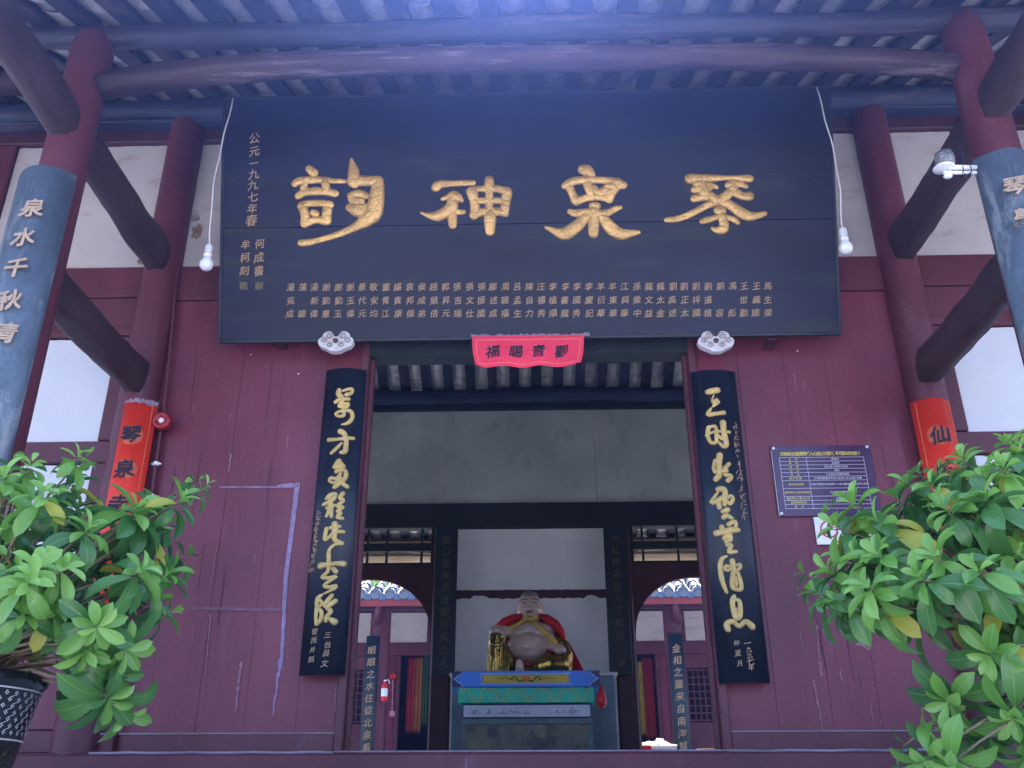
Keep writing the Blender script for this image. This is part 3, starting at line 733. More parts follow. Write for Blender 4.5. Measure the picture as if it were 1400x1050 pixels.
for a0, a1, b0, b1 in ((-W2, W2, 0, .022), (-W2, W2, Hh - .022, Hh), (-W2, -W2 + .022, .0225, Hh - .0225), (W2 - .022, W2, .0225, Hh - .0225)):
    pbox(a0, a1, b0, b1, -.045, .008, 'frame_strip', cpl_m)
# traced brush characters
CH = {
 '韻': (390, 210, 7.78, [
  [(255,165,42),(305,205,50)], [(105,320,42),(160,290,44),(330,280,38),(460,285,36)], [(470,290,30),(630,295,26)],
  [(200,300,40),(200,385,45)], [(425,300,50),(440,395,42)], [(300,385,30),(360,385,30)], [(140,450,42),(210,410,45),(330,405,42),(430,405,42),(530,425,42)],
  [(170,555,45),(250,530,38),(400,530,38),(475,545,45)], [(190,580,50),(212,660,48),(210,740,52)], [(450,590,52),(440,660,55),(445,715,50)],
  [(215,740,52),(320,705,40),(440,715,50)], [(295,628,36),(325,640,40)],
  [(705,60,16),(712,110,36),(725,170,58),(728,240,66),(722,300,66),(740,330,45)], [(780,290,60),(880,290,58),(985,290,58)],
  [(990,295,60),(980,400,78),(965,520,90),(940,620,100)], [(930,640,100),(850,710,85),(770,765,55),(640,830,40),(500,880,34),(380,915,32),(250,945,38),(170,950,40)],
  [(700,450,45),(780,430,50),(850,450,42)], [(710,480,48),(780,520,75)], [(690,575,50),(760,590,85),(870,610,75)]]),
 '神': (570, 230, 10.0, [
  [(262,258,70),(320,222,62),(450,210,46),(600,205,44),(770,200,40)], [(345,420,26),(430,395,52),(500,385,82),(570,410,68),(612,440,32)], [(490,440,85),(480,540,85)],
  [(460,520,70),(390,600,80),(280,655,75),(165,645,42),(55,608,12)], [(470,600,52),(560,600,42),(635,600,38)], [(485,600,66),(485,700,70),(490,780,56)],
  [(990,165,66),(990,260,72)], [(1000,640,86),(1000,750,84),(1000,860,68)], [(745,320,78),(830,285,45),(920,280,52),(1080,280,55),(1170,300,55),(1240,310,60)],
  [(760,350,82),(785,450,68),(795,560,68),(785,645,66)], [(1235,330,75),(1215,450,70),(1200,560,68),(1200,610,55)], [(800,445,44),(990,445,50),(1200,445,44)],
  [(990,300,62),(990,450,55),(990,600,62)], [(780,640,66),(870,605,60),(1000,590,62),(1140,595,62),(1210,620,50)]]),
 '泉': (740, 220, 9.13, [
  [(520,108,68),(580,125,78),(630,165,48)], [(298,310,50),(400,255,55),(540,240,50),(700,238,48),(850,250,52),(950,285,78),(1020,300,56)],
  [(350,330,55),(385,400,50),(420,480,58),(440,505,58)], [(910,320,80),(860,410,72),(850,480,56)], [(440,505,56),(550,465,50),(700,448,46),(850,470,56)],
  [(575,290,60),(610,380,60),(620,430,50)], [(660,330,35),(720,400,55),(800,360,55)], [(840,300,60),(850,400,60)],
  [(640,560,50),(690,565,55)], [(360,632,38),(430,655,52),(550,640,48),(640,640,60)], [(700,665,60),(820,650,52),(920,602,42),(988,580,28)],
  [(660,620,70),(655,770,76),(652,900,68)], [(560,680,58),(490,770,74),(400,850,84),(290,910,84),(180,880,50),(55,828,20)],
  [(760,690,58),(820,780,78),(900,865,82),(1000,915,72),(1110,905,52),(1215,890,26)]]),
 '琴': (900, 230, 9.03, [
  [(390,132,70),(520,120,54),(700,122,46),(820,118,34),(950,122,40),(1130,128,52)], [(480,190,60),(620,200,42),(720,235,28)], [(440,262,48),(540,245,60),(640,235,45)],
  [(445,375,52),(550,355,55),(640,345,55)], [(540,200,60),(570,300,75)], [(870,210,52),(960,185,52),(1085,225,28)], [(930,170,50),(920,250,70)],
  [(1125,345,60),(1040,345,50),(960,305,60)], [(640,330,55),(740,400,68),(850,330,62),(920,260,60)],
  [(740,410,58),(620,450,46),(480,525,44),(330,595,44),(210,630,42),(105,638,36)], [(770,410,58),(880,450,60),(1000,535,72),(1100,590,66),(1200,590,50),(1312,562,32)],
  [(740,525,60),(780,525,60)], [(545,655,40),(640,630,42),(730,605,32)], [(830,600,32),(920,630,36),(980,668,34)], [(785,590,60),(810,690,62),(795,750,66),(720,765,42),(672,742,26)]])}
for ch, (ox, oy, sc_, st) in CH.items():
    mb = MB()
    def conv(x, y): return PP(ox + x / sc_, oy + y / sc_, PQ(0, 0, .002), npl)
    c0 = conv(500, 500); ppm = (conv(600, 500) - c0).length / 100
    for s_ in st: brush(mb, s_, conv, ppm, npl, .42, 9, .02)
    # plumb: strokes swept a hair apart in depth
    obj('gilded_character', mb, gold, plaque, True, fix=False)
# date and signature column, seals, donor names
def onp(px, py, n=.002): return PP(px, py, PQ(0, 0, n), npl)
for ch, px, py, s in [('公',348,189,.085),('元',348,207,.08),('一',347,223,.07),('九',347,238,.08),('九',346,253,.08),('七',346,269,.08),('年',345,285,.075),('春',344,301,.09),
                      ('何',355,333,.075),('成',354,352,.078),('書',354,370,.078),('牟',336,334,.07),('柯',335,352,.075),('刻',334,370,.075)]:
    glyph(ch, .004, gold_thin, plaque, onp(px, py), s, uxp, uyp, .08)
for px in (354.5, 333):
    c = onp(px, 391); a = (c - PB).dot(uxp); b = (c - PB).dot(uyp)
    pbox(a - .028, a + .028, b - .028, b + .028, .0018, .004, 'seal', gold_dim, b=.001)
nx0, nx1 = 1050, 397
for i, nm in enumerate(NAMES):
    px = nx0 + (nx1 - nx0) * i / (len(NAMES) - 1)
    for j, ch in enumerate(nm):
        py = (391, 409.5, 427.5)[j] + 2.0 * (1 - px / 1050) * 1.2
        glyph(ch, .004, gold_thin, plaque, onp(px + random.uniform(-.8, .8), py), .060, uxp, uyp, .06)

# carved rests under the plaque
def rest(px, py, label):
    c = P(px, py, -.225); t = thing('plaque_rest', label, 'bracket', c, 'white carved rests under the plaque')
    s = .0052 * 25 / 24.5; mb = MB(); pl = []
    prof = [(0,-19),(6,-18.5),(11,-15),(16,-12),(20,-10),(23,-5),(24,0),(22,5),(18,8),(18,12),(15,16),(11,18),(7,17),(4,13),(2,8)]
    full = prof + [(-x, y) for x, y in prof[::-1] if x != 0]
    pl = [c + V((x * s, 0, y * s * .82)) for x, y in full]; mb.prism(pl, V((0, .05, 0))); obj('carved_plate', mb, carve, t)
    for cx, cy, r, dr in ((9, 9, 6.2, 1), (-9, 9, 6.2, -1), (16, 1, 5.2, 1), (-16, 1, 5.2, -1), (8, -7, 5, 1), (-8, -7, 5, -1)):
        q = [c + V(((cx + dr * r * (1 - .8 * k / 16) * math.cos(k * .62 + 1)) * s, -.003, (cy + r * (1 - .8 * k / 16) * math.sin(k * .62 + 1)) * s * .82)) for k in range(17)]
        m = MB(); m.tube(q, .0028, 5); obj('scroll_line', m, carve_line, t, True)
    m = MB(); m.lathe(c + V((0, -.006, .0)), [(0, -.004), (3.4 * s, -.004), (3.6 * s, .0), (3.6 * s, .012)], 16, 'y'); obj('dowel', m, mat('dowel_brown', (.10, .05, .05), .6), t, True)
rest(459, 466, 'white carved cloud-shaped bracket under the plaque above the left door couplet')
rest(979, 466, 'white carved cloud-shaped bracket under the plaque above the right door couplet')
for px in (384, 1054):
    c = P(px, 470, -.1); m = MB(); m.bbox(c.x - .035, c.x + .035, -.17, -.02, c.z - .008, c.z + .008, .003); obj('iron_staple', m, maroon_dk, plaque)

# ================================================================== red cloth banner over the door
bn = thing('door_banner', 'small pink-red cloth banner with four black characters hung under the plaque', 'banner', P(722, 484, -.27))
def bY(u, v): return -.27 - .02 * v - .012 * math.sin(u * 9) * v - .02 * abs(u) ** 3 * v
zt, zb, hw = P(722, 459, -.27).z, P(722, 503, -.27).z, (P(799, 462, -.27).x - P(646, 462, -.27).x) / 2
xc = P(722, 480, -.27).x
def bpt(u, v, dn=0):
    zz = zt + (zb - zt) * v - .005 * v * math.cos(u * 9 + .4)
    ed = .03 * v * v * (1 if abs(u) > .9 else 0)
    return V((xc + u * (hw - .03 * v * v), bY(u, v) - dn, zz + ed * .3))
mb = MB(); nu, nv = 32, 8
for th in (0, -.003):
    for j in range(nv + 1):
        for i in range(nu + 1): mb.v.append(bpt(-1 + 2 * i / nu, j / nv, -th))
n1 = (nu + 1) * (nv + 1)
for j in range(nv):
    for i in range(nu):
        a = j * (nu + 1) + i; mb.f.append((a, a + 1, a + nu + 2, a + nu + 1)); mb.f.append((a + n1, a + n1 + nu + 1, a + n1 + nu + 2, a + n1 + 1))
obj('banner_cloth', mb, red_cloth, bn, True, fix=False)
m = MB()
for a, b in (((-.93, .13), (.93, .13)), ((-.93, .90), (.93, .90)), ((-.93, .13), (-.93, .90)), ((.93, .13), (.93, .90))):
    m.tube([bpt(a[0] + (b[0] - a[0]) * k / 20, a[1] + (b[1] - a[1]) * k / 20, .004) for k in range(21)], .0055, 5, flat=1)
obj('banner_border', m, cloth_edge, bn, True)
for ch, px in (('福', 672.5), ('賜', 705), ('音', 736.5), ('觀', 769.5)):
    c = P(px, 485, -.30); u = (c.x - xc) / hw
    mm = MB(); cc = bpt(u, .5, .003); mm.lathe(cc, [(0, -.001), (.047, -.001), (.05, 0)], 18, 'y'); obj('printed_disc', mm, mat('faint_pink_disc', (.82, .09, .13), .6), bn)
    glyph(ch, .014, ink, bn, bpt(u, .52, .008), .10, V((1, 0, 0)), V((0, 0, 1)), .08)
m = MB(); 
for i in range(24):
    x0 = xc - hw - .01 + (2 * hw + .05) * i / 24; h = random.uniform(.012, .03); 
    m.add([V((x0, -.262 - random.uniform(0, .008), zt - .006)), V((x0 + (2 * hw + .05) / 24 * 1.02, -.262 - random.uniform(0, .008), zt - .006)), V((x0 + (2 * hw + .05) / 24, -.255, zt + h)), V((x0, -.256, zt + random.uniform(.012, .03)))], [(0, 1, 2, 3)])
obj('clear_tape', m, clear_tape, bn)

# ================================================================== couplet boards
def arc_board(t, xc, hw, z0, z1, yf, sag, mt, th=.03, n=14, skew=0.0, nm='board', taper=0.0):
    mb = MB()
    for zz in (z0, z1):
        k = 0 if zz == z0 else 1
        for lay in (0, th):
            for i in range(n + 1):
                u = -1 + 2 * i / n; mb.v.append(V((xc + skew * k + u * (hw + taper * k), yf + sag * u * u + lay, zz)))
    N_ = n + 1; a, b, c, d = 0, N_, 2 * N_, 3 * N_
    for i in range(n):
        mb.f += [(a + i, a + i + 1, c + i + 1, c + i), (b + i, d + i, d + i + 1, b + i + 1), (a + i, b + i, b + i + 1, a + i + 1), (c + i, c + i + 1, d + i + 1, d + i)]
    mb.f += [(a, c, d, b), (a + n, b + n, d + n, c + n)]
    o = obj(nm, mb, mt, t)
    for p in o.data.polygons: p.use_smooth = abs(p.normal.z) < .5 and p.normal.y < 0
    return o
def couplet(px_sets, xc, hw, z0, z1, label, strokes, smalls, scr, skew):
    t = thing('couplet_board', label, 'couplet board', (xc, -.12, z0), 'couplet boards beside the doorway')
    yf, sag = -.125, .045
    arc_board(t, xc, hw, z0, z1, yf, sag, cpl_m, skew=skew)
    for (ox, oy), st in strokes:
        mb = MB()
        def conv(x, y):
            p = P(ox + x / 8.75, oy + y / 8.75, yf); u = (p.x - xc) / hw
            return V((p.x, yf + sag * u * u - .001, p.z))
        ppm = .00062
        for s_ in st: brush(mb, s_, conv, ppm, V((0, -1, 0)), .75, 7, .03)
        obj('gilded_character', mb, gold2, t, True, fix=False)
    for ch, px, py, s in smalls:
        p = P(px, py, yf); u = max(-.95, min(.95, (p.x - xc) / hw)); al = math.atan(2 * sag * u / hw)
        glyph(ch, .004, gold_thin, t, V((p.x, yf + sag * u * u - .002, p.z)), s, V((math.cos(al), math.sin(al), 0)), V((0, 0, 1)), .08)
    mb = MB()                                   # fine cursive signature line
    rr = random.Random(int(abs(xc) * 100) + (xc > 0))
    for (x0, y0, x1, y1) in scr:
        nseg = 11
        for k in range(nseg):
            bx, by = x0 + (x1 - x0) * k / nseg, y0 + (y1 - y0) * k / nseg; h = (y1 - y0) / nseg
            def conv2(x, y):
                p = P(x, y, yf); u = max(-.97, min(.97, (p.x - xc) / hw)); return V((xc + u * hw, yf + sag * u * u - .001, p.z))
            for _ in range(5):
                ax, ay = bx + rr.uniform(-3, 2), by + h * rr.uniform(0, .8); dx, dy = rr.choice(((4, -1), (3.5, 1), (-2, 5), (.5, 6), (2.5, 4)))
                st_ = smooth_path([(ax, ay, 1), (ax + dx * .5 + rr.uniform(-.7, .7), ay + dy * .5 + rr.uniform(-.7, .7), 1), (ax + dx, ay + dy, 1)], 3)
                mb.tube([conv2(x, y) for x, y, _r in st_], .0028, 5)
    obj('cursive_signature', mb, mat('worn_gilt_line', (.42, .25, .15), .6), t, True)
    return t
LW = [
 ((430, 515), [[(295,165,30),(290,200,36),(310,240,28)], [(340,170,14),(400,150,20),(450,145,20),(440,190,22),(385,215,28)], [(250,300,24),(310,270,24),(410,265,22)], [(330,230,20),(335,300,24),(290,345,22),(360,325,20),(405,322,20),(380,360,22),(300,360,20)], [(350,350,22),(345,420,24)], [(345,400,15),(275,425,18),(250,450,16),(290,472,18),(350,462,22),(362,405,22),(430,410,24),(450,460,26),(430,520,26),(380,560,20),(325,572,9)]]),
 ((430, 515), [[(310,655,34),(350,675,30),(375,730,28),(375,820,30),(365,890,32),(315,905,20)], [(165,748,25),(260,750,20),(370,735,24),(460,725,22)], [(325,795,14),(270,850,20),(200,910,20)]]),
 ((420, 620), [[(380,95,34),(330,160,28)], [(385,110,32),(430,155,28)], [(345,165,26),(400,165,26)], [(350,215,24),(440,195,24),(462,260,28),(420,330,28),(330,400,26)], [(400,240,20),(350,300,20),(285,290,20),(265,325,18),(330,350,18),(400,290,18)], [(400,340,28),(475,392,24)]]),
 ((420, 620), [[(230,540,20),(270,500,24),(340,490,26),(300,560,22),(190,605,20)], [(275,540,24),(280,620,26),(260,680,22),(230,750,18)], [(235,650,20),(330,620,18)], [(290,640,24),(290,755,20)], [(425,478,28),(390,530,22),(430,560,22),(360,630,22),(430,640,18),(360,690,20),(400,710,22),(355,760,18),(420,772,20)]]),
 ((420, 620), [[(330,845,34),(335,900,34),(320,1000,30),(345,1040,24),(400,1052,14)], [(230,900,24),(210,1020,24),(250,1012,18),(330,940,20),(430,930,20)], [(280,890,22),(390,870,18)]]),
 ((410, 740), [[(500,20,24),(430,32,20),(360,90,18),(345,160,24),(345,260,24),(335,360,20),(262,430,20),(350,438,20),(430,420,20),(350,480,18),(290,530,20),(350,550,20),(430,530,20),(400,572,16),(260,640,8)], [(245,290,36),(330,280,26),(430,265,24),(520,262,32)], [(400,330,26),(432,365,24)]]),
 ((410, 740), [[(250,650,20),(205,690,22),(198,800,22),(190,900,20),(190,990,18)], [(200,790,15),(270,750,20),(232,700,18)], [(200,990,20),(250,930,24),(258,850,22),(215,800,16)], [(380,650,24),(310,740,24),(300,780,18)], [(422,712,26),(330,790,26),(370,840,24),(320,900,22),(310,950,22)], [(330,912,14),(410,960,38)]])]
RW = [
 ((945, 520), [[(202,135,34),(310,120,38)], [(270,180,10),(252,225,12),(275,252,40),(310,255,36),(262,310,14)], [(240,330,12),(205,400,30),(290,400,24),(390,385,27)]]),
 ((945, 520), [[(210,560,28),(200,650,24),(240,738,22),(300,735,22),(300,640,24),(288,550,20),(212,560,18)], [(180,650,15),(290,612,17),(460,615,18)], [(380,510,38),(390,620,32),(420,760,32),(385,790,24),(330,740,16)], [(320,660,18),(372,702,20)]]),
 ((945, 520), [[(340,900,38),(332,1000,34),(340,1090,34)], [(285,955,20),(270,1040,22),(285,1090,22)], [(450,1000,26),(405,1050,24),(380,1090,20)], [(340,1080,30),(330,1140,36),(295,1180,30)], [(300,1090,26),(420,1080,24)], [(410,1130,26),(475,1150,30),(440,1200,28)]]),
 ((955, 640), [[(240,250,34),(308,260,34),(320,350,30),(310,430,28)], [(230,290,14),(162,400,28),(240,380,28),(280,345,22)], [(340,360,18),(388,332,20),(412,372,24),(372,430,20),(342,385,14)], [(240,405,28),(252,468,28)], [(345,500,32),(290,520,22)], [(300,588,28),(340,568,28),(398,600,20)]]),
 ((955, 640), [[(220,772,36),(300,762,32),(400,742,38),(480,740,24)], [(280,702,28),(292,770,32)], [(360,672,26),(440,640,22),(440,720,22),(350,760,32)], [(310,840,26),(370,802,28),(380,860,26),(330,880,22)], [(345,920,22),(392,925,24),(362,1000,24),(450,1000,20)]]),
 ((960, 750), [[(300,90,10),(240,120,24),(220,220,28),(245,380,27),(295,520,18)], [(360,150,30),(380,240,26),(392,290,18)], [(350,220,14),(290,208,20),(272,240,20),(312,260,18),(360,232,14)], [(410,200,14),(452,190,20),(452,230,20),(410,270,16)], [(368,292,24),(358,400,27),(372,472,24),(462,488,24),(460,400,24),(430,292,20)], [(400,340,14),(412,440,16)]]),
 ((960, 750), [[(382,572,22),(362,622,28),(372,720,28),(402,820,30),(450,815,28),(455,700,26),(440,622,22),(385,612,18)], [(402,722,16),(412,790,16)], [(312,962,32),(300,900,34),(370,872,26),(442,930,24),(520,872,28),(602,932,36)]])]
couplet(None, -1.294, .143, 2.37, 4.46, 'black convex couplet board with cursive gold writing left of the doorway', LW,
        [('三',448,868,0.043),('台',448,881,0.047),('县',446,893,0.047),('文',444,907,0.047),('管',430,863,0.043),('所',429,875,0.043),('并',427,888,0.040),('刻',425,901,0.043)], [(434, 697, 423, 780)], 0)
couplet(None, 1.302, .155, 2.31, 4.41, 'black convex couplet board with cursive gold writing right of the doorway', RW,
        [('一',1022,879,.05),('九',1024,888,0.038),('九',1025,896,0.038),('七',1026,904,.055),('年',1027,912,0.040),('仲',1007,879,0.038),('夏',1009,893,0.043),('月',1011,907,0.038)], [(1005, 575, 1020, 708)], 0)
# blue-grey boards on the porch columns
def col_couplet(xc, label, chars):
    t = thing('column_couplet_board', label, 'couplet board', (xc, -1.76, 1.9), 'blue-grey couplet boards on the porch columns')
    yf, sag, hw = -1.80, .10, .165
    arc_board(t, xc, hw, 1.9, 4.96, yf, sag, cplb_m, th=.025)
    for ch, px, py in chars:
        p = P(px, py, yf); u = max(-.9, min(.9, (p.x - xc) / hw)); al = math.atan(2 * sag * u / hw) * .6
        glyph(ch, .022, tan_m, t, V((p.x, yf + sag * u * u - .012, p.z)), .125, V((math.cos(al), math.sin(al), 0)), V((0, 0, 1)), .12)
    return t
col_couplet(-2.77, 'faded blue-grey convex couplet board on the left porch column', [('泉', 46, 285), ('水', 34, 325), ('千', 23, 367), ('秋', 14, 411), ('清', 6, 455)])
col_couplet(2.72, 'faded blue-grey convex couplet board on the right porch column', [('琴', 1387, 255), ('聲', 1402, 298)])
# red paper couplets on the wall columns
def paper_couplet(xc, z0, z1, label, chars, film, dx_=0.0):
    t = thing('red_paper_couplet', label, 'paper couplet', (xc, -.2, z0), 'red paper couplets on the wall columns')
    yf, sag, hw = -.185, .085, .135
    arc_board(t, xc, hw, z0, z1, yf, sag, red_paper, th=.003, n=12, nm='paper')
    for s in (-1, 1):
        m = MB(); m.tube([(xc + s * hw * .84, yf + sag * .7 - .002, z0 + .02), (xc + s * hw * .84, yf + sag * .7 - .002, z1 - .02)], .004, 5); obj('gold_border', m, red_gold, t)
    z = z1 - .27; ci = 0
    while z > z0 + .1:
        m = MB(); 
        for q1 in range(7):
            for q2 in range(20):
                a1, a2 = 2 * math.pi * q2 / 20, 2 * math.pi * (q2 + 1) / 20; ra, rb = .066 * q1 / 7, .066 * (q1 + 1) / 7
                qq = [(ra, a1), (rb, a1), (rb, a2), (ra, a2)] if q1 else [(ra, a1), (rb, a1), (rb, a2)]
                m.add([V((xc + dx_ + g_ * math.cos(h_), yf - .002 + sag * ((dx_ + g_ * math.cos(h_)) / hw) ** 2, z + g_ * math.sin(h_))) for g_, h_ in qq], [tuple(range(len(qq)))])
        for rr_ in (.070,):
            m.tube([(xc + dx_ + rr_ * math.cos(a * .45), yf - .0015 + sag * ((dx_ + rr_ * math.cos(a * .45)) / hw) ** 2, z + rr_ * math.sin(a * .45)) for a in range(15)], .003, 4)
        for q in range(5): m.tube([(xc - .05 + .022 * q, yf - .0015 + sag * .1, z + .04 * math.sin(q * 2)), (xc - .04 + .022 * q, yf - .0015 + sag * .05, z + .02 + .04 * math.sin(q * 2))], .003, 4)
        obj('printed_roundel', m, red_gold, t)
        if ci < len(chars): glyph(chars[ci], .022, ink, t, V((xc + dx_, yf - .005, z)), .13, wob=.1, ux=V((math.cos(.3 * (dx_ > 0) - .3 * (dx_ < 0)), math.sin(.3 * (dx_ > 0) - .3 * (dx_ < 0)), 0)))
        ci += 1; z -= .245
    if film:
        m = MB()
        for i in range(16):
            u = -1 + 2 * i / 16; u2 = u + .13
            m.add([V((xc + u * hw, yf - .006 + sag * u * u, z1 - .035 + random.uniform(-.01, .01))), V((xc + u2 * hw, yf - .008 + sag * u2 * u2, z1 - .03)), V((xc + u2 * hw, yf + sag * u2 * u2, z1 + random.uniform(-.02, .018))), V((xc + u * hw, yf - .004 + sag * u * u, z1 + random.uniform(-.02, .018)))], [(0, 1, 2, 3)])
        obj('creased_film', m, clear_tape, t)
    m = MB()
    for i in range(10):
        u = -1 + 2 * i / 10; m.add([V((xc + u * hw, yf - .006 + sag * u * u, z0 + random.uniform(0, .03))), V((xc + (u + .2) * hw, yf - .006 + sag * u * u, z0 + random.uniform(0, .03))), V((xc + (u + .2) * hw, yf + sag * u * u, z0 - .02)), V((xc + u * hw, yf + sag * u * u, z0 - .02))], [(0, 1, 2, 3)])
    obj('creased_film', m, clear_tape, t)
paper_couplet(-2.735, 2.66, 4.215, 'red paper couplet with black characters on the left wall column beside the fire alarm', '琴泉寺', True, .022)
paper_couplet(2.76, 2.66, 4.15, 'red paper couplet on the right wall column, half behind the leaves', '仙峰', False, -.02)

# ================================================================== small fittings
def hanging_bulb(x, y, zt, zb, label, bend):
    t = thing('hanging_bulb', label, 'light bulb', (x, y, zb), 'bare bulbs hanging beside the plaque')
    m = MB(); pts = []
    for i in range(17):
        k = i / 16; pts.append((x + bend * math.sin(k * math.pi) * .035 + .004 * math.sin(k * 19), y + .01 * math.sin(k * 7), zt + (zb + .17 - zt) * k))
    m.tube(pts, .0048, 6); obj('cord', m, white_cord, t, True)
    m = MB(); m.lathe((x, y, zb), [(0, .185), (.02, .185), (.025, .17), (.026, .115), (.029, .11), (.029, .098), (0, .098)], 18); obj('socket', m, white_pl, t, True)
    m = MB(); m.lathe((x, y, zb), [(.022, .098), (.026, .08), (.041, .055), (.044, .035), (.04, .015), (.026, -.002), (0, -.008)], 20); obj('bulb', m, white_pl, t, True)
hanging_bulb(-2.086, -.9, 6.24, 4.81, 'white bulb on a cord hanging left of the plaque', -1)
hanging_bulb(2.062, -.9, 6.24, 4.86, 'white bulb on a cord hanging right of the plaque', 1)
m = MB(); m.tube([(-2.735, -.04, 6.6), (-2.71, -.05, 6.2), (-2.645, -.05, 5.2), (-2.6, -.05, 4.6), (-2.575, -.05, 4.1), (-2.55, -.05, 3.0), (-2.53, -.05, 1.93)], .014, 8)
tag(obj('conduit_pipe', m, maroon, None, True, local=True), 'thin maroon conduit pipe running down the wall beside the left column', 'pipe')
t = thing('fire_alarm', 'round red fire alarm button on the conduit beside the left red couplet', 'fire alarm', P(223, 577, -.1))
c = P(223, 577, -.08); m = MB(); m.lathe(c, [(0, -.03), (.03, -.032), (.034, -.045), (.055, -.05), (.066, -.03), (.066, .02), (0, .02)], 24, 'y'); obj('housing', m, red_metal, t, True)
m = MB(); m.lathe(c + V((0, -.032, 0)), [(0, -.012), (.012, -.012), (.018, -.004), (.02, .002)], 14, 'y'); obj('button', m, white_pl, t, True)
for zz in (3.78, 3.55):
    m = MB(); m.lathe((-2.566, -.05, zz), [(.0, -.012), (.022, -.012), (.022, .012), (0, .012)], 12); m.box(-2.60, -2.53, -.055, -.045, zz - .005, zz + .005)
    tag(obj('pipe_clip', m, white_pl, None, local=True), 'small white clip on the conduit pipe ' + ('just under the fire alarm' if zz > 3.6 else 'lower down behind the leaves'), 'pipe clip')
# floodlight on the right porch column
t = thing('bracket_lamp', 'small glass lamp on a white arm clamped to the right porch column', 'lamp', P(1300, 235, -1.78))
a = P(1334, 236, -1.74); b = P(1290, 236, -1.80)
m = MB(); m.tube([a, a.lerp(b, .5), b], .011, 10); obj('arm', m, white_pl, t, True)
a2 = a + V((0, -.01, .028)); b2 = b + V((.03, -.01, .028)); m = MB(); m.tube([a2, b2], .014, 10); obj('arm', m, white_pl, t, True)
for f in (.2, .45):
    q = a.lerp(b, f); m = MB(); m.lathe(q + V((0, 0, .012)), [(.03, -.003), (.034, 0), (.03, .003)], 14, 'x'); obj('cable_tie', m, ink, t)
c = P(1292, 219, -1.80); m = MB(); m.lathe(c, [(0, .05), (.03, .05), (.048, .042), (.052, .0), (.045, -.035), (.02, -.045), (0, -.045)], 20); obj('lamp_glass', m, glass_m, t, True)
c = P(1290, 229, -1.80); m = MB(); m.lathe(c, [(.05, .0), (.058, -.004), (.05, -.01), (.02, -.012), (0, -.012)], 20); obj('lamp_rim', m, white_pl, t, True)
c = P(1296, 241, -1.80); m = MB(); m.ell(c, (.025, .02, .012)); obj('clamp_screw', m, white_pl, t, True)
m = MB(); m.tube([P(1300, 180, -1.72), P(1310, 195, -1.73), P(1316, 225, -1.76), P(1320, 244, -1.76), P(1326, 236, -1.75)], .009, 8); obj('black_cable', m, ink, t, True)
# notice board
nb = thing('notice_board', 'purple notice panel with yellow heading and a white ruled table on the right wall', 'notice board', P(1122, 656, -.03))
x0, x1, z0, z1, yb = 1.655, 2.33, 3.375, 3.872, -.022
m = MB(); m.bbox(x0, x1, yb, yb + .008, z0, z1, .002); obj('panel', m, purple_bd, nb)
for x, z in ((x0 + .02, z1 - .016), (x1 - .02, z1 - .012), (x0 + .018, z0 + .02), (x1 - .02, z0 + .02)):
    m = MB(); m.lathe((x, yb - .003, z), [(0, -.006), (.009, -.004), (.011, .003)], 12, 'y'); obj('screw_cap', m, white_pl, nb, True)
W_, H_ = x1 - x0, z1 - z0
tx0, tx1, tz0, tz1 = x0 + .05, x1 - .055, z0 + .052, z1 - .085; tcx = tx0 + (tx1 - tx0) * .32
rows = [0, .075, .15, .225, .30, .375, .455, .61, .765, .845, .92, 1.0]; yl = yb - .0005
m = MB(); lw = .0013
for r in rows: z = tz1 + (tz0 - tz1) * r; m.box(tx0, tx1, yl - .001, yl, z - lw, z + lw)
for x in (tx0, tcx, tx1): m.box(x - lw, x + lw, yl - .0012, yl - .0002, tz0, tz1)
m.box(x0 - .0, x0 + .003, yl - .001, yl, z0, z1 - .03)
obj('table_lines', m, pale_p, nb)
title = '文物安全直接责任人公告公示牌（不可移动文物）'
text_join([(ch, V((x0 + .06 + (W_ - .13) * (i + .5) / len(title), yl - .001, z1 - .058)), .030) for i, ch in enumerate(title)], .014, yellow_p, nb, 'heading')
labs = ['名 称', '类 别', '级 别', '时 代', '地 址', '保护范围', '建设控制地带', '直接责任人姓名及职务', '直接责任人联系方式', '监督举报电话', '备 注']
vals = ['琴泉寺', '古建筑', '四川省文物保护单位', '清代', '三台县北坝镇琴泉路', '以寺院围墙为界向外延伸十米为保护范围', '以保护范围向外延伸三十米为建设控制地带及范围', '三台县文物保护所', '监督电话', '', '']
li, vi = [], []
for k, (a, b) in enumerate(zip(rows, rows[1:])):
    zc_ = tz1 + (tz0 - tz1) * (a + b) / 2; s = .017
    cxl = (tx0 + tcx) / 2; st = .0175 if len(labs[k]) > 5 else .022
    for i, ch in enumerate(labs[k]): li.append((ch, V((cxl + (i - (len(labs[k]) - 1) / 2) * st, yl - .001, zc_)), s))
    cxr = (tcx + tx1) / 2
    for i, ch in enumerate(vals[k]): vi.append((ch, V((cxr + (i - (len(vals[k]) - 1) / 2) * .0178, yl - .001, zc_)), s))
text_join(li, .004, yellow_p, nb, 'row_names'); text_join(vi, .004, pale_p, nb, 'row_text')
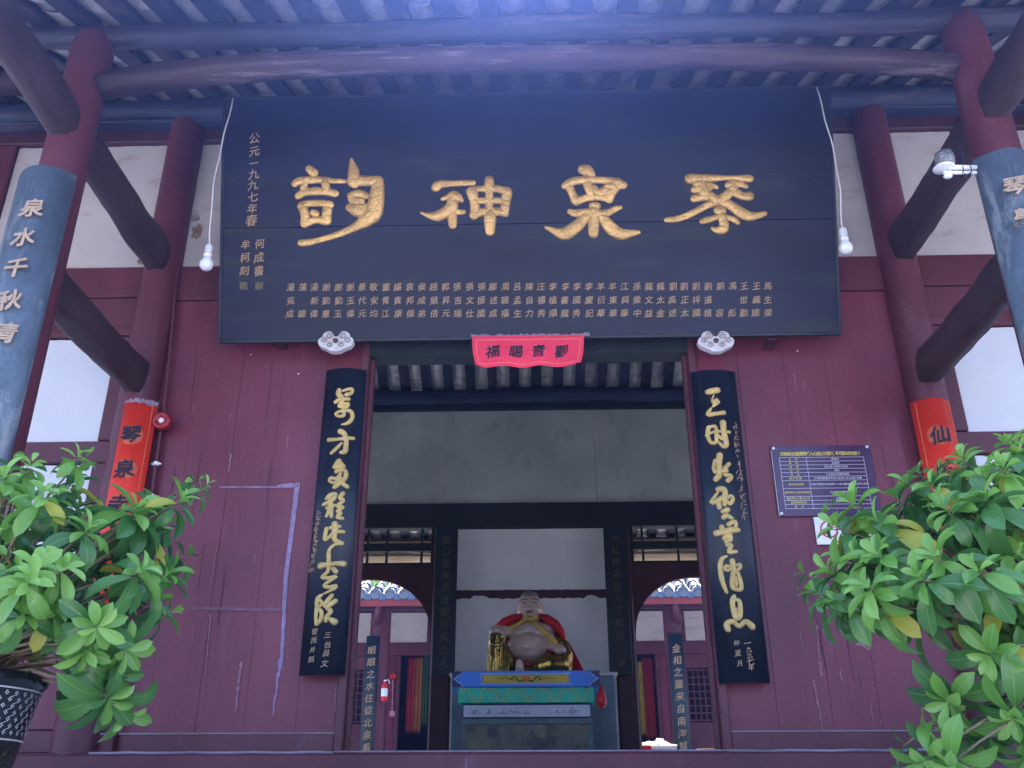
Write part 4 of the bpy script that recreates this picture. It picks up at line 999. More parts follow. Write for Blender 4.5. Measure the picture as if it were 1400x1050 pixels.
# no smoking sign below it
t = thing('no_smoking_sign', 'white sign with a red ring below the purple notice panel, mostly behind leaves', 'sign', P(1150, 725, -.02))
m = MB(); a = P(1112, 707, -.02); m.bbox(a.x, a.x + .36, -.022, -.015, a.z - .185, a.z, .002); obj('panel', m, white_pl, t)
c = V((a.x + .09, -.0235, a.z - .085)); m = MB(); m.lathe(c, [(.048, 0), (.048, -.001), (.058, -.001), (.058, 0)], 28, 'y'); m.box(-.05, .05, -.001, 0, -.005, .005, Matrix.Translation(c) @ Matrix.Rotation(-.78, 4, 'Y')); obj('red_ring', m, red_bright, t)
m = MB(); m.box(c.x - .03, c.x + .025, -.0235, -.0228, c.z - .005, c.z + .005); obj('printed_cigarette', m, ink, t)
m = MB(); c2_ = c + V((.16, 0, 0)); m.prism([c2_ + V((-.06, 0, .05)), c2_ + V((.06, 0, .05)), c2_ + V((0, 0, -.06))], V((0, -.001, 0))); obj('red_triangle', m, red_bright, t)

# ================================================================== ALTAR AND STATUE
AY = 3.6
altar = thing('altar', 'painted altar with blue and green carved slabs over a stone panel inside the hall', 'altar', (-.05, AY + .4, 1.45))
def abox(pxl, pxr, pyt, pyb, Y, nm, mt, dep=1.0, b=.006):
    a = P(pxl, pyt, Y); c = P(pxr, pyb, Y); m = MB(); m.bbox(a.x, c.x, Y, Y + dep, c.z, (a.z), b); return obj(nm, m, mt, altar), a, c
bo, A, B = abox(618.5, 820.5, 917.5, 938.5, AY, 'blue_slab', blue_p)
go, GA, GB = abox(627, 813, 939.5, 960.5, AY + .04, 'green_slab', green_p, .95)
wo, WA, WB_ = abox(632, 809, 962.5, 981.5, AY + .09, 'white_slab', navy_p, .9)
p0 = P(634, 964.5, AY + .09); p1 = P(807, 979.5, AY + .09); m = MB(); m.box(p0.x, p1.x, AY + .087, AY + .0905, p1.z, p0.z); obj('painted_panel', m, alt_white, altar)
abox(631.5, 810, 982.0, 990, AY + .10, 'grey_moulding', alt_grey, .9)
a = P(632, 990, AY + .12); m = MB(); m.bbox(a.x, P(810, 990, AY + .12).x, AY + .12, AY + 1.0, 1.45, a.z, .005); obj('plinth', m, alt_grey, altar)
a = P(637, 991, AY + .115); b = P(803, 991, AY + .115); m = MB(); m.bbox(a.x, b.x, AY + .105, AY + .118, 1.6, a.z, .003); obj('stone_panel', m, alt_stone, altar)
cxa = (A.x + B.x) / 2; za, zb_ = A.z, B.z; hwa = (B.x - A.x) / 2; yA = AY - .002; hh = (za - zb_) / 2; zc = (za + zb_) / 2
for s in (-1, 1):      # dark notched corners
    X = lambda u: cxa + s * hwa * u
    m = MB(); pl = [V((X(1), yA, za - .004)), V((X(.86), yA, za - .004)), V((X(.88), yA, zc + hh * .55)), V((X(.925), yA, zc + hh * .4)), V((X(.94), yA, zc + hh * .2)), V((X(.985), yA, zc)), V((X(1), yA, zc))]
    m.prism(pl, V((0, .0015, 0))); pl2 = [V((p.x, p.y, 2 * zc - p.z)) for p in pl]; m.prism(pl2, V((0, .0015, 0))); obj('navy_corner', m, navy_p, altar)
    m = MB(); path = pl[1:-1] + [V((p.x, p.y, 2 * zc - p.z)) for p in pl[1:-2][::-1]]; m.tube([p + V((0, -.002, 0)) for p in path], .004, 5); obj('white_outline', m, white_line, altar)
m = MB(); m.bbox(cxa - hwa * .58, cxa + hwa * .58, yA - .002, yA + .001, zc - hh * .5, zc + hh * .5, .008); obj('yellow_cartouche', m, yel_alt, altar)
m = MB(); r = [(-.61, .62), (.61, .62), (.61, -.62), (-.61, -.62), (-.61, .62)]
m.tube([V((cxa + hwa * u, yA - .002, zc + hh * v)) for u, v in r], .004, 5); obj('white_outline', m, white_line, altar)
for s in (-1, 1):
    m = MB(); m.tube([V((cxa + s * hwa * u, yA - .004, zc + hh * v)) for u, v in ((.04, -.2), (.09, -.35), (.13, .1), (.17, .3), (.2, 0), (.17, -.15), (.22, -.05), (.28, .2), (.34, 0), (.4, .15))], [.008, .009, .008, .008, .007, .006, .004, .003, .003, .002], 6); obj('green_scroll', m, dkgrn, altar)
m = MB()
for k in range(5): m.box(cxa - .045 + .01 * (k % 2), cxa + .045 - .01 * (k % 2), yA - .005, yA - .002, zc - .024 + .0105 * k, zc - .018 + .0105 * k)
obj('red_emblem', m, alt_red, altar)
# meander on the green slab
m = MB(); gz0, gz1 = GB.z + .012, GA.z - .012; gx0, gx1 = GA.x + .02, GB.x - .02; yG = AY + .037; per = (gx1 - gx0) / 5
for k in range(5):
    X0 = gx0 + per * k
    for dx, dz in ((0, 0), (.012, -.012)):
        q = [(0.0, 1), (.30, 1), (.34, .85), (.38, .15), (.44, 0), (.72, 0), (.78, .15), (.82, .85), (.88, 1), (1.0, 1)]
        m.tube([V((X0 + u * per + dx * (1 if u < .5 else -1), yG - .002, gz0 + (gz1 - gz0) * v + dz * (1 if v > .5 else -.6))) for u, v in q], .0034, 4)
    for u, v, sg in ((.10, .78, 1), (.58, .22, -1)):
        m.tube([V((X0 + u * per + .022 * (1 - a / 14) * math.cos(a * .8), yG, gz0 + (gz1 - gz0) * v + sg * .018 * (1 - a / 14) * math.sin(a * .8))) for a in range(13)], .0028, 4)
obj('pale_meander', m, grn_line, altar, True)
# ink landscape
m = MB(); rr = random.Random(4)
for k in range(26):
    x = p0.x + .06 + (p1.x - p0.x - .12) * rr.random(); zb0 = p1.z + .015 + rr.random() * .02; w = rr.uniform(.012, .035); h = rr.uniform(.02, .06)
    m.tube([V((x - w, AY + .086, zb0)), V((x - w * .3, AY + .086, zb0 + h * .8)), V((x, AY + .086, zb0 + h)), V((x + w * .4, AY + .086, zb0 + h * .5)), V((x + w, AY + .086, zb0 + .003))], .0022, 4)
obj('ink_landscape', m, greyline, altar)
# red cloth bag hanging from the right of the altar
m = MB(); c = P(822, 950, AY + .05)
m.lathe(c, [(.0, .09), (.02, .09), (.018, .06), (.045, .0), (.055, -.06), (.04, -.11), (.0, -.125)], 16)
m.tube([c + V((.0, 0, .08)), P(818, 936, AY + .03)], .006, 6)
tag(obj('red_cloth_bag', m, cape_m, None, True, local=True), 'small dark red cloth bag hanging from the right corner of the altar', 'cloth bag')

# laughing seated statue
SY = AY + .42; sz = za; S = 1 / 735.0
sx0 = P(725, 917, SY).x
def L(cx, cy, dy=0): return V((sx0 + (cx - 730) * S, SY + dy, sz + (742 - cy) * S))
st = thing('laughing_monk_statue', 'glazed laughing bald monk statue in gold robe and red cape, seated on the altar', 'statue', L(730, 742))
body = MB()
def E(mb, cx, cy, dy, rx, ry, rz_): mb.ell(L(cx, cy, dy), (rx * S, ry * S, rz_ * S), 20, 14)
E(body, 730, 215, 0, 92, 92, 105); E(body, 730, 190, .006, 84, 88, 95); E(body, 730, 250, -.012, 100, 84, 62)      # head
E(body, 642, 230, .012, 16, 24, 55) ; E(body, 820, 230, .012, 16, 24, 55); E(body, 640, 272, .01, 14, 16, 26); E(body, 822, 272, .01, 14, 16, 26)
E(body, 730, 315, 0, 80, 70, 45)
E(body, 720, 410, 0, 185, 120, 85); E(body, 620, 400, 0, 100, 90, 60); E(body, 830, 400, 0, 100, 90, 60)      # chest
E(body, 718, 530, -.03, 168, 165, 120)                                                        # belly
E(body, 650, 430, -.09, 85, 60, 40); E(body, 790, 430, -.09, 85, 60, 40)
E(body, 730, 228, -.095, 12, 24, 30)  # nose bridge
E(body, 730, 243, -.115, 22, 18, 13)  # nose
E(body, 685, 240, -.085, 30, 24, 22); E(body, 776, 240, -.085, 30, 24, 22)                     # cheeks
E(body, 730, 292, -.085, 42, 22, 15)                                                          # chin
E(body, 735, 300, -.04, 70, 50, 20)
# arms reaching the raised knee and the resting hand
for (a, b, r) in ((L(590, 410, -.05), L(500, 430, -.20), 50), (L(850, 430, -.05), L(900, 530, -.13), 52), (L(900, 530, -.13), L(950, 570, -.20), 40)):
    for k in range(6): q = a.lerp(b, k / 5); body.ell(q, (r * S, r * S, r * S * .9), 14, 8)
for k in range(4):     # fingers
    E(body, 440 + 27 * k, 430, -.26, 15, 34, 22); E(body, 925 + 22 * k, 578, -.25, 13, 30, 22)
E(body, 480, 415, -.22, 55, 45, 28); E(body, 955, 565, -.22, 48, 38, 30)
E(body, 650, 690, -.24, 32, 40, 52); E(body, 655, 735, -.28, 38, 60, 22)
for k in range(4): E(body, 625 + 18 * k, 735, -.345, 10, 18, 13)
ob = obj('body', body, skin, st); modify(ob, ('REMESH', dict(mode='VOXEL', voxel_size=.0075)), ('SMOOTH', dict(factor=.5, iterations=3)))
m = MB(); m.lathe(L(718, 555, -.245), [(.020, .004), (.026, -.003), (.032, .006)], 18, 'y'); obj('navel', m, mat('navel_pink', (.36, .22, .2), .3), st, True)
robe = MB()
for (pts_, r) in (([(480, 470, -.19), (470, 560, -.20), (470, 650, -.18), (470, 740, -.17)], (62, 66, 70, 74)), ([(560, 560, -.05), (540, 640, -.10), (520, 720, -.12)], (60, 80, 88)),
                  ([(800, 690, -.18), (880, 670, -.17), (960, 660, -.12), (1010, 680, -.05)], (60, 72, 70, 50)), ([(660, 740, -.12), (740, 730, -.14), (820, 710, -.16)], (40, 52, 60)),
                  ([(930, 470, -.06), (975, 520, -.08), (1000, 600, -.08), (990, 690, -.06)], (42, 52, 60, 68)), ([(620, 700, .05), (730, 680, .1), (880, 690, .08)], (90, 110, 100))):
    for (a, b), (r0, r1) in zip(zip(pts_, pts_[1:]), zip(r, r[1:])):
        for k in range(6):
            t_ = k / 5; q = L(*a).lerp(L(*b), t_); rr_ = (r0 + (r1 - r0) * t_) * S; robe.ell(q, (rr_, rr_, rr_), 12, 8)
for k in range(7): robe.tube([L(430 + 22 * k, 500, -.26), L(425 + 24 * k, 740, -.27)], 5 * S, 6)
ob = obj('robe', robe, gold_rb, st); modify(ob, ('REMESH', dict(mode='VOXEL', voxel_size=.009)), ('SMOOTH', dict(factor=.5, iterations=2)))
# red hem round the belly
m = MB(); m.tube([L(718 + 172 * math.cos(a), 545 - 118 * math.sin(a), -.13 - .05 * math.sin(-a if a < 0 else a)) for a in [math.pi + .15 + (math.pi - .3) * k / 20 for k in range(21)]], 11 * S, 8); obj('robe_hem', m, cape_m, st, True)
# cape: sheet swept behind from shoulders to seat, with thickness
def cape():
    mb = MB(); nu_, nv_ = 24, 14
    out = []
    for lay in (0, 1):
        for j in range(nv_ + 1):
            v = j / nv_
            for i in range(nu_ + 1):
                u = -1 + 2 * i / nu_
                topw, botw = 95, 370 if u > 0 else 290
                w_ = topw + (botw - topw) * (v ** .62) + (25 * math.sin(v * math.pi) if v < .5 else 25)
                yy = 275 + 470 * v + 36 * (1 - v) * abs(u) ** 2
                dy = -.06 + .20 * (1 - abs(u) ** 2) + .016 * math.sin(u * 17 + v * 2) * v + .05 * v
                p = L(735 + u * w_ * 1.02 + (18 * v if u > 0 else 0), yy, dy + (.012 if lay else 0)); out.append(p)
    mb.v = out; n1_ = (nu_ + 1) * (nv_ + 1)
    for j in range(nv_):
        for i in range(nu_):
            a = j * (nu_ + 1) + i; mb.f += [(a, a + 1, a + nu_ + 2, a + nu_ + 1), (a + n1_, a + n1_ + nu_ + 1, a + n1_ + nu_ + 2, a + n1_ + 1)]
    return mb
obj('cape', cape(), cape_m, st, True, fix=False)
for s in (-1, 1):      # shoulders of the cape in front
    q = [(735 + s * 75, 292, -.06), (735 + s * 130, 320, -.09), (735 + s * 190, 365, -.11), (735 + s * 235, 420, -.10), (735 + s * 262, 490, -.05)] if s > 0 else [(735 - 70, 290, -.06), (735 - 130, 318, -.09), (735 - 200, 350, -.11), (735 - 262, 400, -.12)]
    m = MB(); m.tube([L(*p) for p in q], [20 * S, 34 * S, 38 * S, 30 * S, 22 * S][:len(q)], 10, flat=1); obj('cape_shoulder', m, cape_m, st, True)
m = MB(); m.tube([L(*p) for p in ((540, 410, -.14), (600, 392, -.17), (670, 350, -.17), (735, 328, -.13))], [14 * S, 20 * S, 17 * S, 13 * S], 8, flat=.6)
m.tube([L(*p) for p in ((735, 328, -.13), (790, 380, -.17), (850, 440, -.18), (890, 490, -.17), (930, 515, -.20))], [13 * S, 16 * S, 18 * S, 20 * S, 24 * S], 8, flat=.6)
m.ell(L(735, 330, -.14), (26 * S, 18 * S, 18 * S)); m.ell(L(775, 318, -.13), (18 * S, 12 * S, 14 * S)); m.ell(L(700, 328, -.14), (18 * S, 12 * S, 12 * S)); obj('ribbon', m, ribbon_m, st, True)
bm_ = MB()
for k in range(30):
    a = 2 * math.pi * k / 30; bm_.ell(L(475 + 66 * math.cos(a), 490 - 52 * math.sin(a), -.285), (5 * S, 5 * S, 5 * S), 8, 5)
obj('prayer_beads', bm_, bead_m, st, True)
# face: painted features as thin relief
m = MB()
for s in (-1, 1):
    m.tube([L(730 + s * x, y, -.121 + d) for x, y, d in ((14, 178, 0), (38, 165, .012), (62, 172, .034), (74, 186, .05))], [3 * S, 4 * S, 3.5 * S, 2 * S], 6)
    m.tube([L(730 + s * x, y, -.125 + d) for x, y, d in ((22, 202, .008), (42, 196, .014), (62, 203, .03))], [2.5 * S, 4 * S, 2.5 * S], 6)
obj('brows_and_eyes', m, ink, st, True)
m = MB(); m.tube([L(730 + x, y, -.128 + d) for x, y, d in ((-34, 262, .026), (-16, 270, .006), (0, 272, 0), (16, 270, .006), (34, 262, .026))], [4 * S, 9 * S, 10 * S, 9 * S, 4 * S], 8); obj('mouth', m, face_red, st, True)
m = MB(); m.ell(L(730, 160, -.117), (4 * S, 4 * S, 5 * S)); obj('forehead_mark', m, face_red, st, True)
m = MB(); m.ell(L(730, 180, .012), (86 * S, 90 * S, 92 * S), 24, 16); m.f = [f for f in m.f if sum(m.v[i].z for i in f) / len(f) > L(0, 140).z and True]; obj('scalp', m, hairdk, st, True)

# inner couplets on the rear posts
def inner_couplet(xc, chars, label):
    t = thing('inner_couplet_board', label, 'couplet board', (xc, RY - .14, 3.02), 'dark couplet boards on the posts beside the altar')
    m = MB(); m.bbox(xc - .135, xc + .135, RY - .16, RY - .125, 3.02, 4.79, .006); obj('board', m, cpli_m, t)
    z = 4.62
    for ch in chars: glyph(ch, .004, gold_dim, t, V((xc, RY - .163, z)), .115, wob=.06); z -= .145
inner_couplet(-1.04, '開口便笑笑世間可笑之人', 'dark narrow board with dull gold characters left of the altar')
inner_couplet(1.01, '大肚能容容天下難容之事', 'dark narrow board with dull gold characters right of the altar')

# ================================================================== BACK HALL ACROSS THE REAR COURTYARD
bh = thing('back_hall', 'maroon back hall with white plaster panels and grey tiled eave beyond the arches', 'temple')
BY = 13.0
def BB(x0, x1, y0, y1, z0, z1, nm, mt, b=.01, par=None): 
    m = MB(); m.bbox(min(x0, x1), max(x0, x1), y0, y1, z0, z1, b); return obj(nm, m, mt, par or bh)
BB(-8, 8, BY, BY + .1, 5.30, 5.65, 'top_beam', maroon_dk)
BB(-8, 8, BY - .03, BY + .1, 4.44, 4.69, 'lintel', maroon); BB(-8, 8, BY, BY + .12, 1.44, 1.7, 'sill', maroon)
for s in (-1, 1):
    BB((s * 2.15 - .27 * (s > 0)), (s * 2.93 - .27 * (s > 0)), BY, BY + .05, 4.695, 5.29, 'plaster_panel', plaster); BB((s * 3.3 - .27 * (s > 0)), (s * 4.4 - .27 * (s > 0)), BY, BY + .05, 4.695, 5.29, 'plaster_panel', plaster)
    BB((s * 0.2 - .27 * (s > 0)), (s * 1.9 - .27 * (s > 0)), BY, BY + .05, 4.695, 5.29, 'plaster_panel', plaster)
    BB((s * 2.94 - .27 * (s > 0)), (s * 3.29 - .27 * (s > 0)), BY - .02, BY + .08, 4.695, 5.29, 'stud', maroon); BB((s * 1.91 - .27 * (s > 0)), (s * 2.14 - .27 * (s > 0)), BY - .02, BY + .08, 4.695, 5.29, 'stud', maroon)
    BB((s * 2.66 - .27 * (s > 0)), (s * 2.72 - .27 * (s > 0)), BY - .06, BY + .1, 1.7, 4.435, 'door_frame', maroon)
    BB((s * 2.725 - .27 * (s > 0)), (s * 3.2 - .27 * (s > 0)), BY, BY + .1, 1.7, 4.435, 'wall_plank', maroon_wall)
    # lattice door
    d = BB((s * 3.21 - .27 * (s > 0)), (s * 4.1 - .27 * (s > 0)), BY + .0, BY + .04, 1.7, 3.16, 'door_leaf', maroon); 
    BB((s * 3.21 - .27 * (s > 0)), (s * 4.1 - .27 * (s > 0)), BY, BY + .04, 4.17, 4.435, 'door_top', maroon)
    BB((s * 3.21 - .27 * (s > 0)), (s * 3.28 - .27 * (s > 0)), BY, BY + .04, 3.165, 4.165, 'door_stile', maroon); BB((s * 4.03 - .27 * (s > 0)), (s * 4.1 - .27 * (s > 0)), BY, BY + .04, 3.165, 4.165, 'door_stile', maroon)
    for k in range(1, 7): BB(s * (-.27 * (s > 0) + 3.28 + .75 * k / 7 - .012), s * (-.27 * (s > 0) + 3.28 + .75 * k / 7 + .012), BY + .006, BY + .03, 3.17, 4.16, 'lattice_bar', maroon, .002)
    for k in range(0, 8): BB((s * 3.285 - .27 * (s > 0)), (s * 4.025 - .27 * (s > 0)), BY + .010, BY + .026, 3.20 + .93 * k / 7 - .012, 3.20 + .93 * k / 7 + .012, 'lattice_bar', maroon, .002)
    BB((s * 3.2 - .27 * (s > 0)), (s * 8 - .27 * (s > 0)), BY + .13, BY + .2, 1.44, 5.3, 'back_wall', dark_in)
    BB((s * 4.11 - .27 * (s > 0)), (s * 8 - .27 * (s > 0)), BY, BY + .1, 1.7, 4.435, 'side_wall', maroon_wall)
    m = MB(); m.lathe((s * 2.91 - .27 * (s > 0), 12.0, 0), [(.19, 1.44), (.17, 5.15)], 20); obj('eave_column', m, maroon, bh, True)
    # carved strut
    m = MB(); cxs = s * 2.90; m.tube([((s * 3.0 - .27 * (s > 0)), 11.9, 4.9), ((s * 2.93 - .27 * (s > 0)), 11.6, 5.0), ((s * 2.9 - .27 * (s > 0)), 11.45, 5.2)], [.10, .07, .05], 8); obj('carved_strut', m, maroon, bh, True)
BB(1.6, 2.0, BY, BY + .1, 1.7, 4.435, 'side_wall', maroon_wall)
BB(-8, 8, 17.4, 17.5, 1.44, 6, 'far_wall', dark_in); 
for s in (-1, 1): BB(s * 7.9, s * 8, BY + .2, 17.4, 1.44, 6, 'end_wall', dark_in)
BB(-8, 8, 11.92, 12.08, 5.14, 5.26, 'eave_plate', maroon_dk); BB(-8.2, 8.2, 11.10, 11.14, 5.045, 5.175, 'fascia_board', mat('red_fascia', (.26, .045, .045), .6, .2, 6, .2))
m = MB(); m.add([(-8.4, 11.1, 5.19), (8.4, 11.1, 5.19), (8.4, 15, 7.28), (-8.4, 15, 7.28)], [(0, 1, 2, 3)]); m.add([(-8.4, 15, 7.28), (8.4, 15, 7.28), (8.4, 19, 5.1), (-8.4, 19, 5.1)], [(0, 1, 2, 3)]); obj('roof_deck', m, tile_gl, bh)
# roof tiles: half round cover tiles, each one its own piece near the eave
ct = MB(); n_ = 10
for lay, rr_ in ((0, .095), (1, .08)):
    for yy, sc1 in ((0, 1.08), (.30, .92)):
        for k in range(n_ + 1): a = math.pi * k / n_; ct.v.append(V((rr_ * sc1 * math.cos(a), yy, rr_ * sc1 * math.sin(a))))
q = n_ + 1
for k in range(n_): ct.f += [(k, k + 1, q + k + 1, q + k), (2 * q + k, 3 * q + k, 3 * q + k + 1, 2 * q + k + 1), (k, 2 * q + k, 2 * q + k + 1, k + 1)]
ctm = bpy.data.meshes.new('roof_tile'); ctm.from_pydata(ct.v, [], ct.f); ctm.materials.append(tile_gl); recalc(ctm)
et = MB(); et.lathe((0, 0, 0), [(0, -.02), (.05, -.025), (.075, -.018), (.098, -.022), (.102, .0), (.09, .02)], 18, 'y')
etm = bpy.data.meshes.new('tile_end_disc'); etm.from_pydata(et.v, [], et.f); etm.materials.append(mat('pale_tile_end', (.16, .19, .25), .5, .3, 20, .4, 40)); recalc(etm)
dt = MB(); pl = [V((.12 * math.cos(math.pi + math.pi * k / 10), 0, .12 * math.sin(math.pi + math.pi * k / 10) * (1.0))) for k in range(11)]; dt.prism(pl, V((0, .02, 0)))
dtm = bpy.data.meshes.new('drip_tile'); dtm.from_pydata(dt.v, [], dt.f); dtm.materials.append(mat('blue_grey_drip_tile', (.10, .15, .26), .4, .4, 20, .3)); recalc(dtm)
sl_ = math.atan2(2.1, 3.9); rest_t = MB()
for k in range(-28, 29):
    x = k * .27 + .05
    for r in range(13):
        y = 11.08 + r * .26; z = 5.225 + (y - 11.1) * math.tan(sl_)
        M = Matrix.Translation((x + random.uniform(-.012, .012), y, z)) @ Matrix.Rotation(sl_ - .03, 4, 'X')
        if r < 5 and 1.0 < abs(x) < 4.3: inst('roof_tile', ctm, bh, M)
        else: add_inst(rest_t, ct, M)
    if .8 < abs(x) < 4.6:
        inst('tile_end_disc', etm, bh, Matrix.Translation((x, 11.08, 5.265)))
        inst('drip_tile', dtm, bh, Matrix.Translation((x + .135, 11.075, 5.27)))
obj('far_roof_tiles', rest_t, tile_gl, bh, kind='stuff', fix=False)

def back_couplet(px, pyt, pyb, chars, label, hw):
    Y = 11.78; a = P(px, pyt, Y); t = thing('back_couplet_board', label, 'couplet board', (a.x, Y, 1.6), 'couplet boards on the back hall columns')
    m = MB(); n = 8
    arc_board(t, a.x, hw, 1.6, a.z, Y, .03, cplb_m if False else mat('slate_couplet', (.020, .036, .045), .5, .3, 6, .1), th=.03, n=8)
    z = a.z - .27
    for ch in chars: glyph(ch, .004, gold_thin, t, V((a.x, Y - .004, z)), .165, wob=.05); z -= .213
back_couplet(510, 869, 1030, '眼眼之水往從北泉看地', 'slate couplet board on the back hall column left of the fire extinguisher', .125)
back_couplet(923, 866, 1030, '金相之靈来自南海慧融', 'slate couplet board on the back hall column seen through the right arch', .14)
# fire extinguisher on a bracket on the wall, seen through the left arch
c = P(525, 959, 11.74); t = thing('fire_extinguisher', 'red fire extinguisher with a white label on the column behind the left arch', 'fire extinguisher', (c.x, c.y, c.z))
K_ = .70
def sc3(mb, c): mb.v = [c + (p - c) * K_ for p in mb.v]; return mb
m = MB(); m.lathe(c, [(0, 0), (.085, 0), (.09, .03), (.09, .40), (.06, .46), (.03, .48), (.03, .5)], 18); obj('cylinder', sc3(m, c), red_bright, t, True)
m = MB(); m.lathe(c, [(.0915, .12), (.0915, .32)], 18, a0=math.pi * 1.1, a1=math.pi * 1.9, close=False); obj('paper_label', sc3(m, c), white_pl, t)
m = MB(); m.box(c.x - .03, c.x + .03, c.y - .03, c.y + .03, c.z + .5, c.z + .54); m.tube([c + V((.02, 0, .52)), c + V((.09, 0, .55)), c + V((.12, 0, .45))], .012, 6); obj('valve', sc3(m, c), white_pl, t)
m = MB(); m.box(c.x - .05, c.x + .05, c.y + .05, c.y + .16, c.z + .2, c.z + .24); obj('wall_bracket', sc3(m, c), red_bright, t)
c = P(538, 924.5, 12.9); m = MB(); m.lathe(c, [(0, -.03), (.03, -.03), (.05, -.04), (.06, -.03), (.06, .09), (0, .09)], 16, 'y'); tag(obj('back_alarm_button', m, red_bright, None, True, local=True), 'round red alarm on the back hall wall right of the fire extinguisher', 'fire alarm')
m = MB(); m.tube([P(537, 930, 12.95), P(536, 975, 12.95)], .01, 6)
c = P(536.5, 976, 12.9); m.bbox(c.x - .05, c.x + .05, 12.86, 13.0, c.z - .05, c.z + .05, .01); tag(obj('switch_box', m, mat('pink_switch_box', (.6, .25, .3), .5), None, local=True), 'small pinkish switch box below the round alarm on the back hall wall', 'switch box')
# banners in the dark doorways
def hang(px, pyt, pyb, w, Y, m_, label, cat='banner'):
    a = P(px, pyt, Y); b = P(px, pyb, Y); mb = MB(); n = 8
    for lay in (0, .01):
        for j in range(9):
            for i in range(n + 1):
                u = -1 + 2 * i / n; mb.v.append(V((a.x + u * w, Y + .03 * math.sin(i * 1.9) + lay, a.z + (b.z - a.z) * j / 8 + (.05 * math.sin(i * 2.3) if j == 8 else 0))))
    k1 = 9 * (n + 1)
    for j in range(8):
        for i in range(n): q_ = j * (n + 1) + i; mb.f += [(q_, q_ + 1, q_ + n + 2, q_ + n + 1), (q_ + k1, q_ + k1 + n + 1, q_ + k1 + n + 2, q_ + k1 + 1)]
    tag(obj('hanging_banner', mb, m_, None, True, fix=False, local=True), label, cat, 'banners hanging in the back hall doorway')
BZ = 13.35
hang(563, 900, 1000, .07, BZ, redb_cloth, 'narrow red banner hanging furthest left in the back hall doorway'); hang(573, 900, 1000, .07, BZ + .06, mat('orange_cloth', (.35, .12, .03), .7), 'narrow orange banner beside the leftmost red one in the back hall doorway')
hang(582, 897, 990, .06, BZ + .1, mat('dark_green_cloth', (.03, .09, .03), .7), 'dark green banner nearest the altar in the left arch')
hang(871, 905, 1003, .10, BZ, yel_cloth, 'yellow banner hanging in the doorway behind the right arch'); hang(884, 900, 1008, .11, BZ + .06, redb_cloth, 'crimson banner right of the yellow one behind the right arch')
# gift boxes and basket on a hidden table
tb = thing('side_table', 'low table behind the threshold under the white packages', 'table', (P(897, 1030, 7.5).x, 7.6, 1.45)); zt_ = P(897, 1030.5, 7.5).z
m = MB(); xc_ = P(897, 1030, 7.5).x; m.bbox(xc_ - .5, xc_ + .9, 7.4, 7.95, zt_ - .04, zt_, .01); obj('tabletop', m, maroon_dk, tb)
for dx in (-.45, .85):
    for dy in (7.45, 7.9): m = MB(); m.bbox(xc_ + dx - .03, xc_ + dx + .03, dy - .03, dy + .03, 1.445, zt_ - .041, .005); obj('leg', m, maroon_dk, tb)
pk = thing('gift_packet', 'red and white box on the table behind the threshold under the right arch', 'box', (xc_, 7.6, zt_))
a = P(869, 1019, 7.5); b = P(890, 1019, 7.5); c = P(925, 1019, 7.5)
m = MB(); m.bbox(a.x, b.x, 7.5, 7.75, zt_ + .001, a.z, .004); obj('red_half', m, red_bright, pk); m = MB(); m.bbox(b.x + .001, c.x, 7.5, 7.75, zt_ + .001, a.z, .004); obj('white_half', m, white_pl, pk)
rr = random.Random(2); m = MB()
for k in range(26):
    x = a.x + (c.x - a.x) * rr.random(); h = .02 + .08 * math.exp(-((x - (b.x + .13)) / .12) ** 2) + (.03 if x < b.x else 0)
    p = V((x, 7.55 + .15 * rr.random(), a.z)); m.add([p + V((-.05, 0, 0)), p + V((.05, .02, 0)), p + V((.03 + rr.uniform(-.03, .03), .03, h * rr.uniform(.6, 1))), p + V((-.03, .0, h * rr.uniform(.5, 1)))], [(0, 1, 2, 3), (0, 2, 1), (0, 3, 2)])
tag(obj('crumpled_white_paper', m, white_pl, None, local=True), 'crumpled white paper heaped on the red and white box', 'paper')
c = P(971, 1026.5, 7.5); m = MB()
for k in range(5): m.lathe((c.x, 7.65, zt_ + .004 + .012 * k), [(.12 + .008 * k, 0), (.128 + .008 * k, .005), (.12 + .008 * k, .011)], 18)
for k in range(18): a_ = 2 * math.pi * k / 18; m.tube([(c.x + .118 * math.cos(a_), 7.65 + .118 * math.sin(a_), zt_ + .002), (c.x + .155 * math.cos(a_), 7.65 + .155 * math.sin(a_), zt_ + .068)], .005, 5)
tag(obj('wicker_basket', m, basket_m, None, True, local=True), 'tan wicker basket on the table at the foot of the right door jamb', 'basket')
# cables crossing behind the grille
for px0, py0, px1, py1, nm in ((490, 743, 592, 758, 'thin pale cable sagging behind the left grille'), (872, 753, 965, 744, 'thin pale cable rising behind the right grille')):
    m = MB(); a = P(px0, py0, 5.6); b = P(px1, py1, 5.6); m.tube([a.lerp(b, k / 8) + V((0, 0, -.02 * math.sin(math.pi * k / 8))) for k in range(9)], .006, 5); tag(obj('cable', m, carve, None, True, local=True), nm, 'cable')

m = MB(); rr = random.Random(9)
for cx_, wy in ((-2.95, 11.5), (-2.5, 11.7), (2.9, 11.9)):
    for _ in range(28):
        p = V((cx_ + rr.gauss(0, .10), wy + rr.gauss(0, .12), 5.29 + (wy - 11.1) * .54 + abs(rr.gauss(0, .05)))); s_ = rr.uniform(.03, .07)
        u = V((rr.uniform(-1, 1), rr.uniform(-1, 1), rr.uniform(0, 1))).normalized(); w = u.cross(V((rr.uniform(-1, 1), 1, .3))).normalized()
        o_ = len(m.v); m.v += [p, p + u * s_ + w * s_ * .4, p + u * 2 * s_, p + u * s_ - w * s_ * .4]; m.f.append((o_, o_ + 1, o_ + 2, o_ + 3))
obj('roof_weeds', m, leaf_md, None, kind='stuff', fix=False)

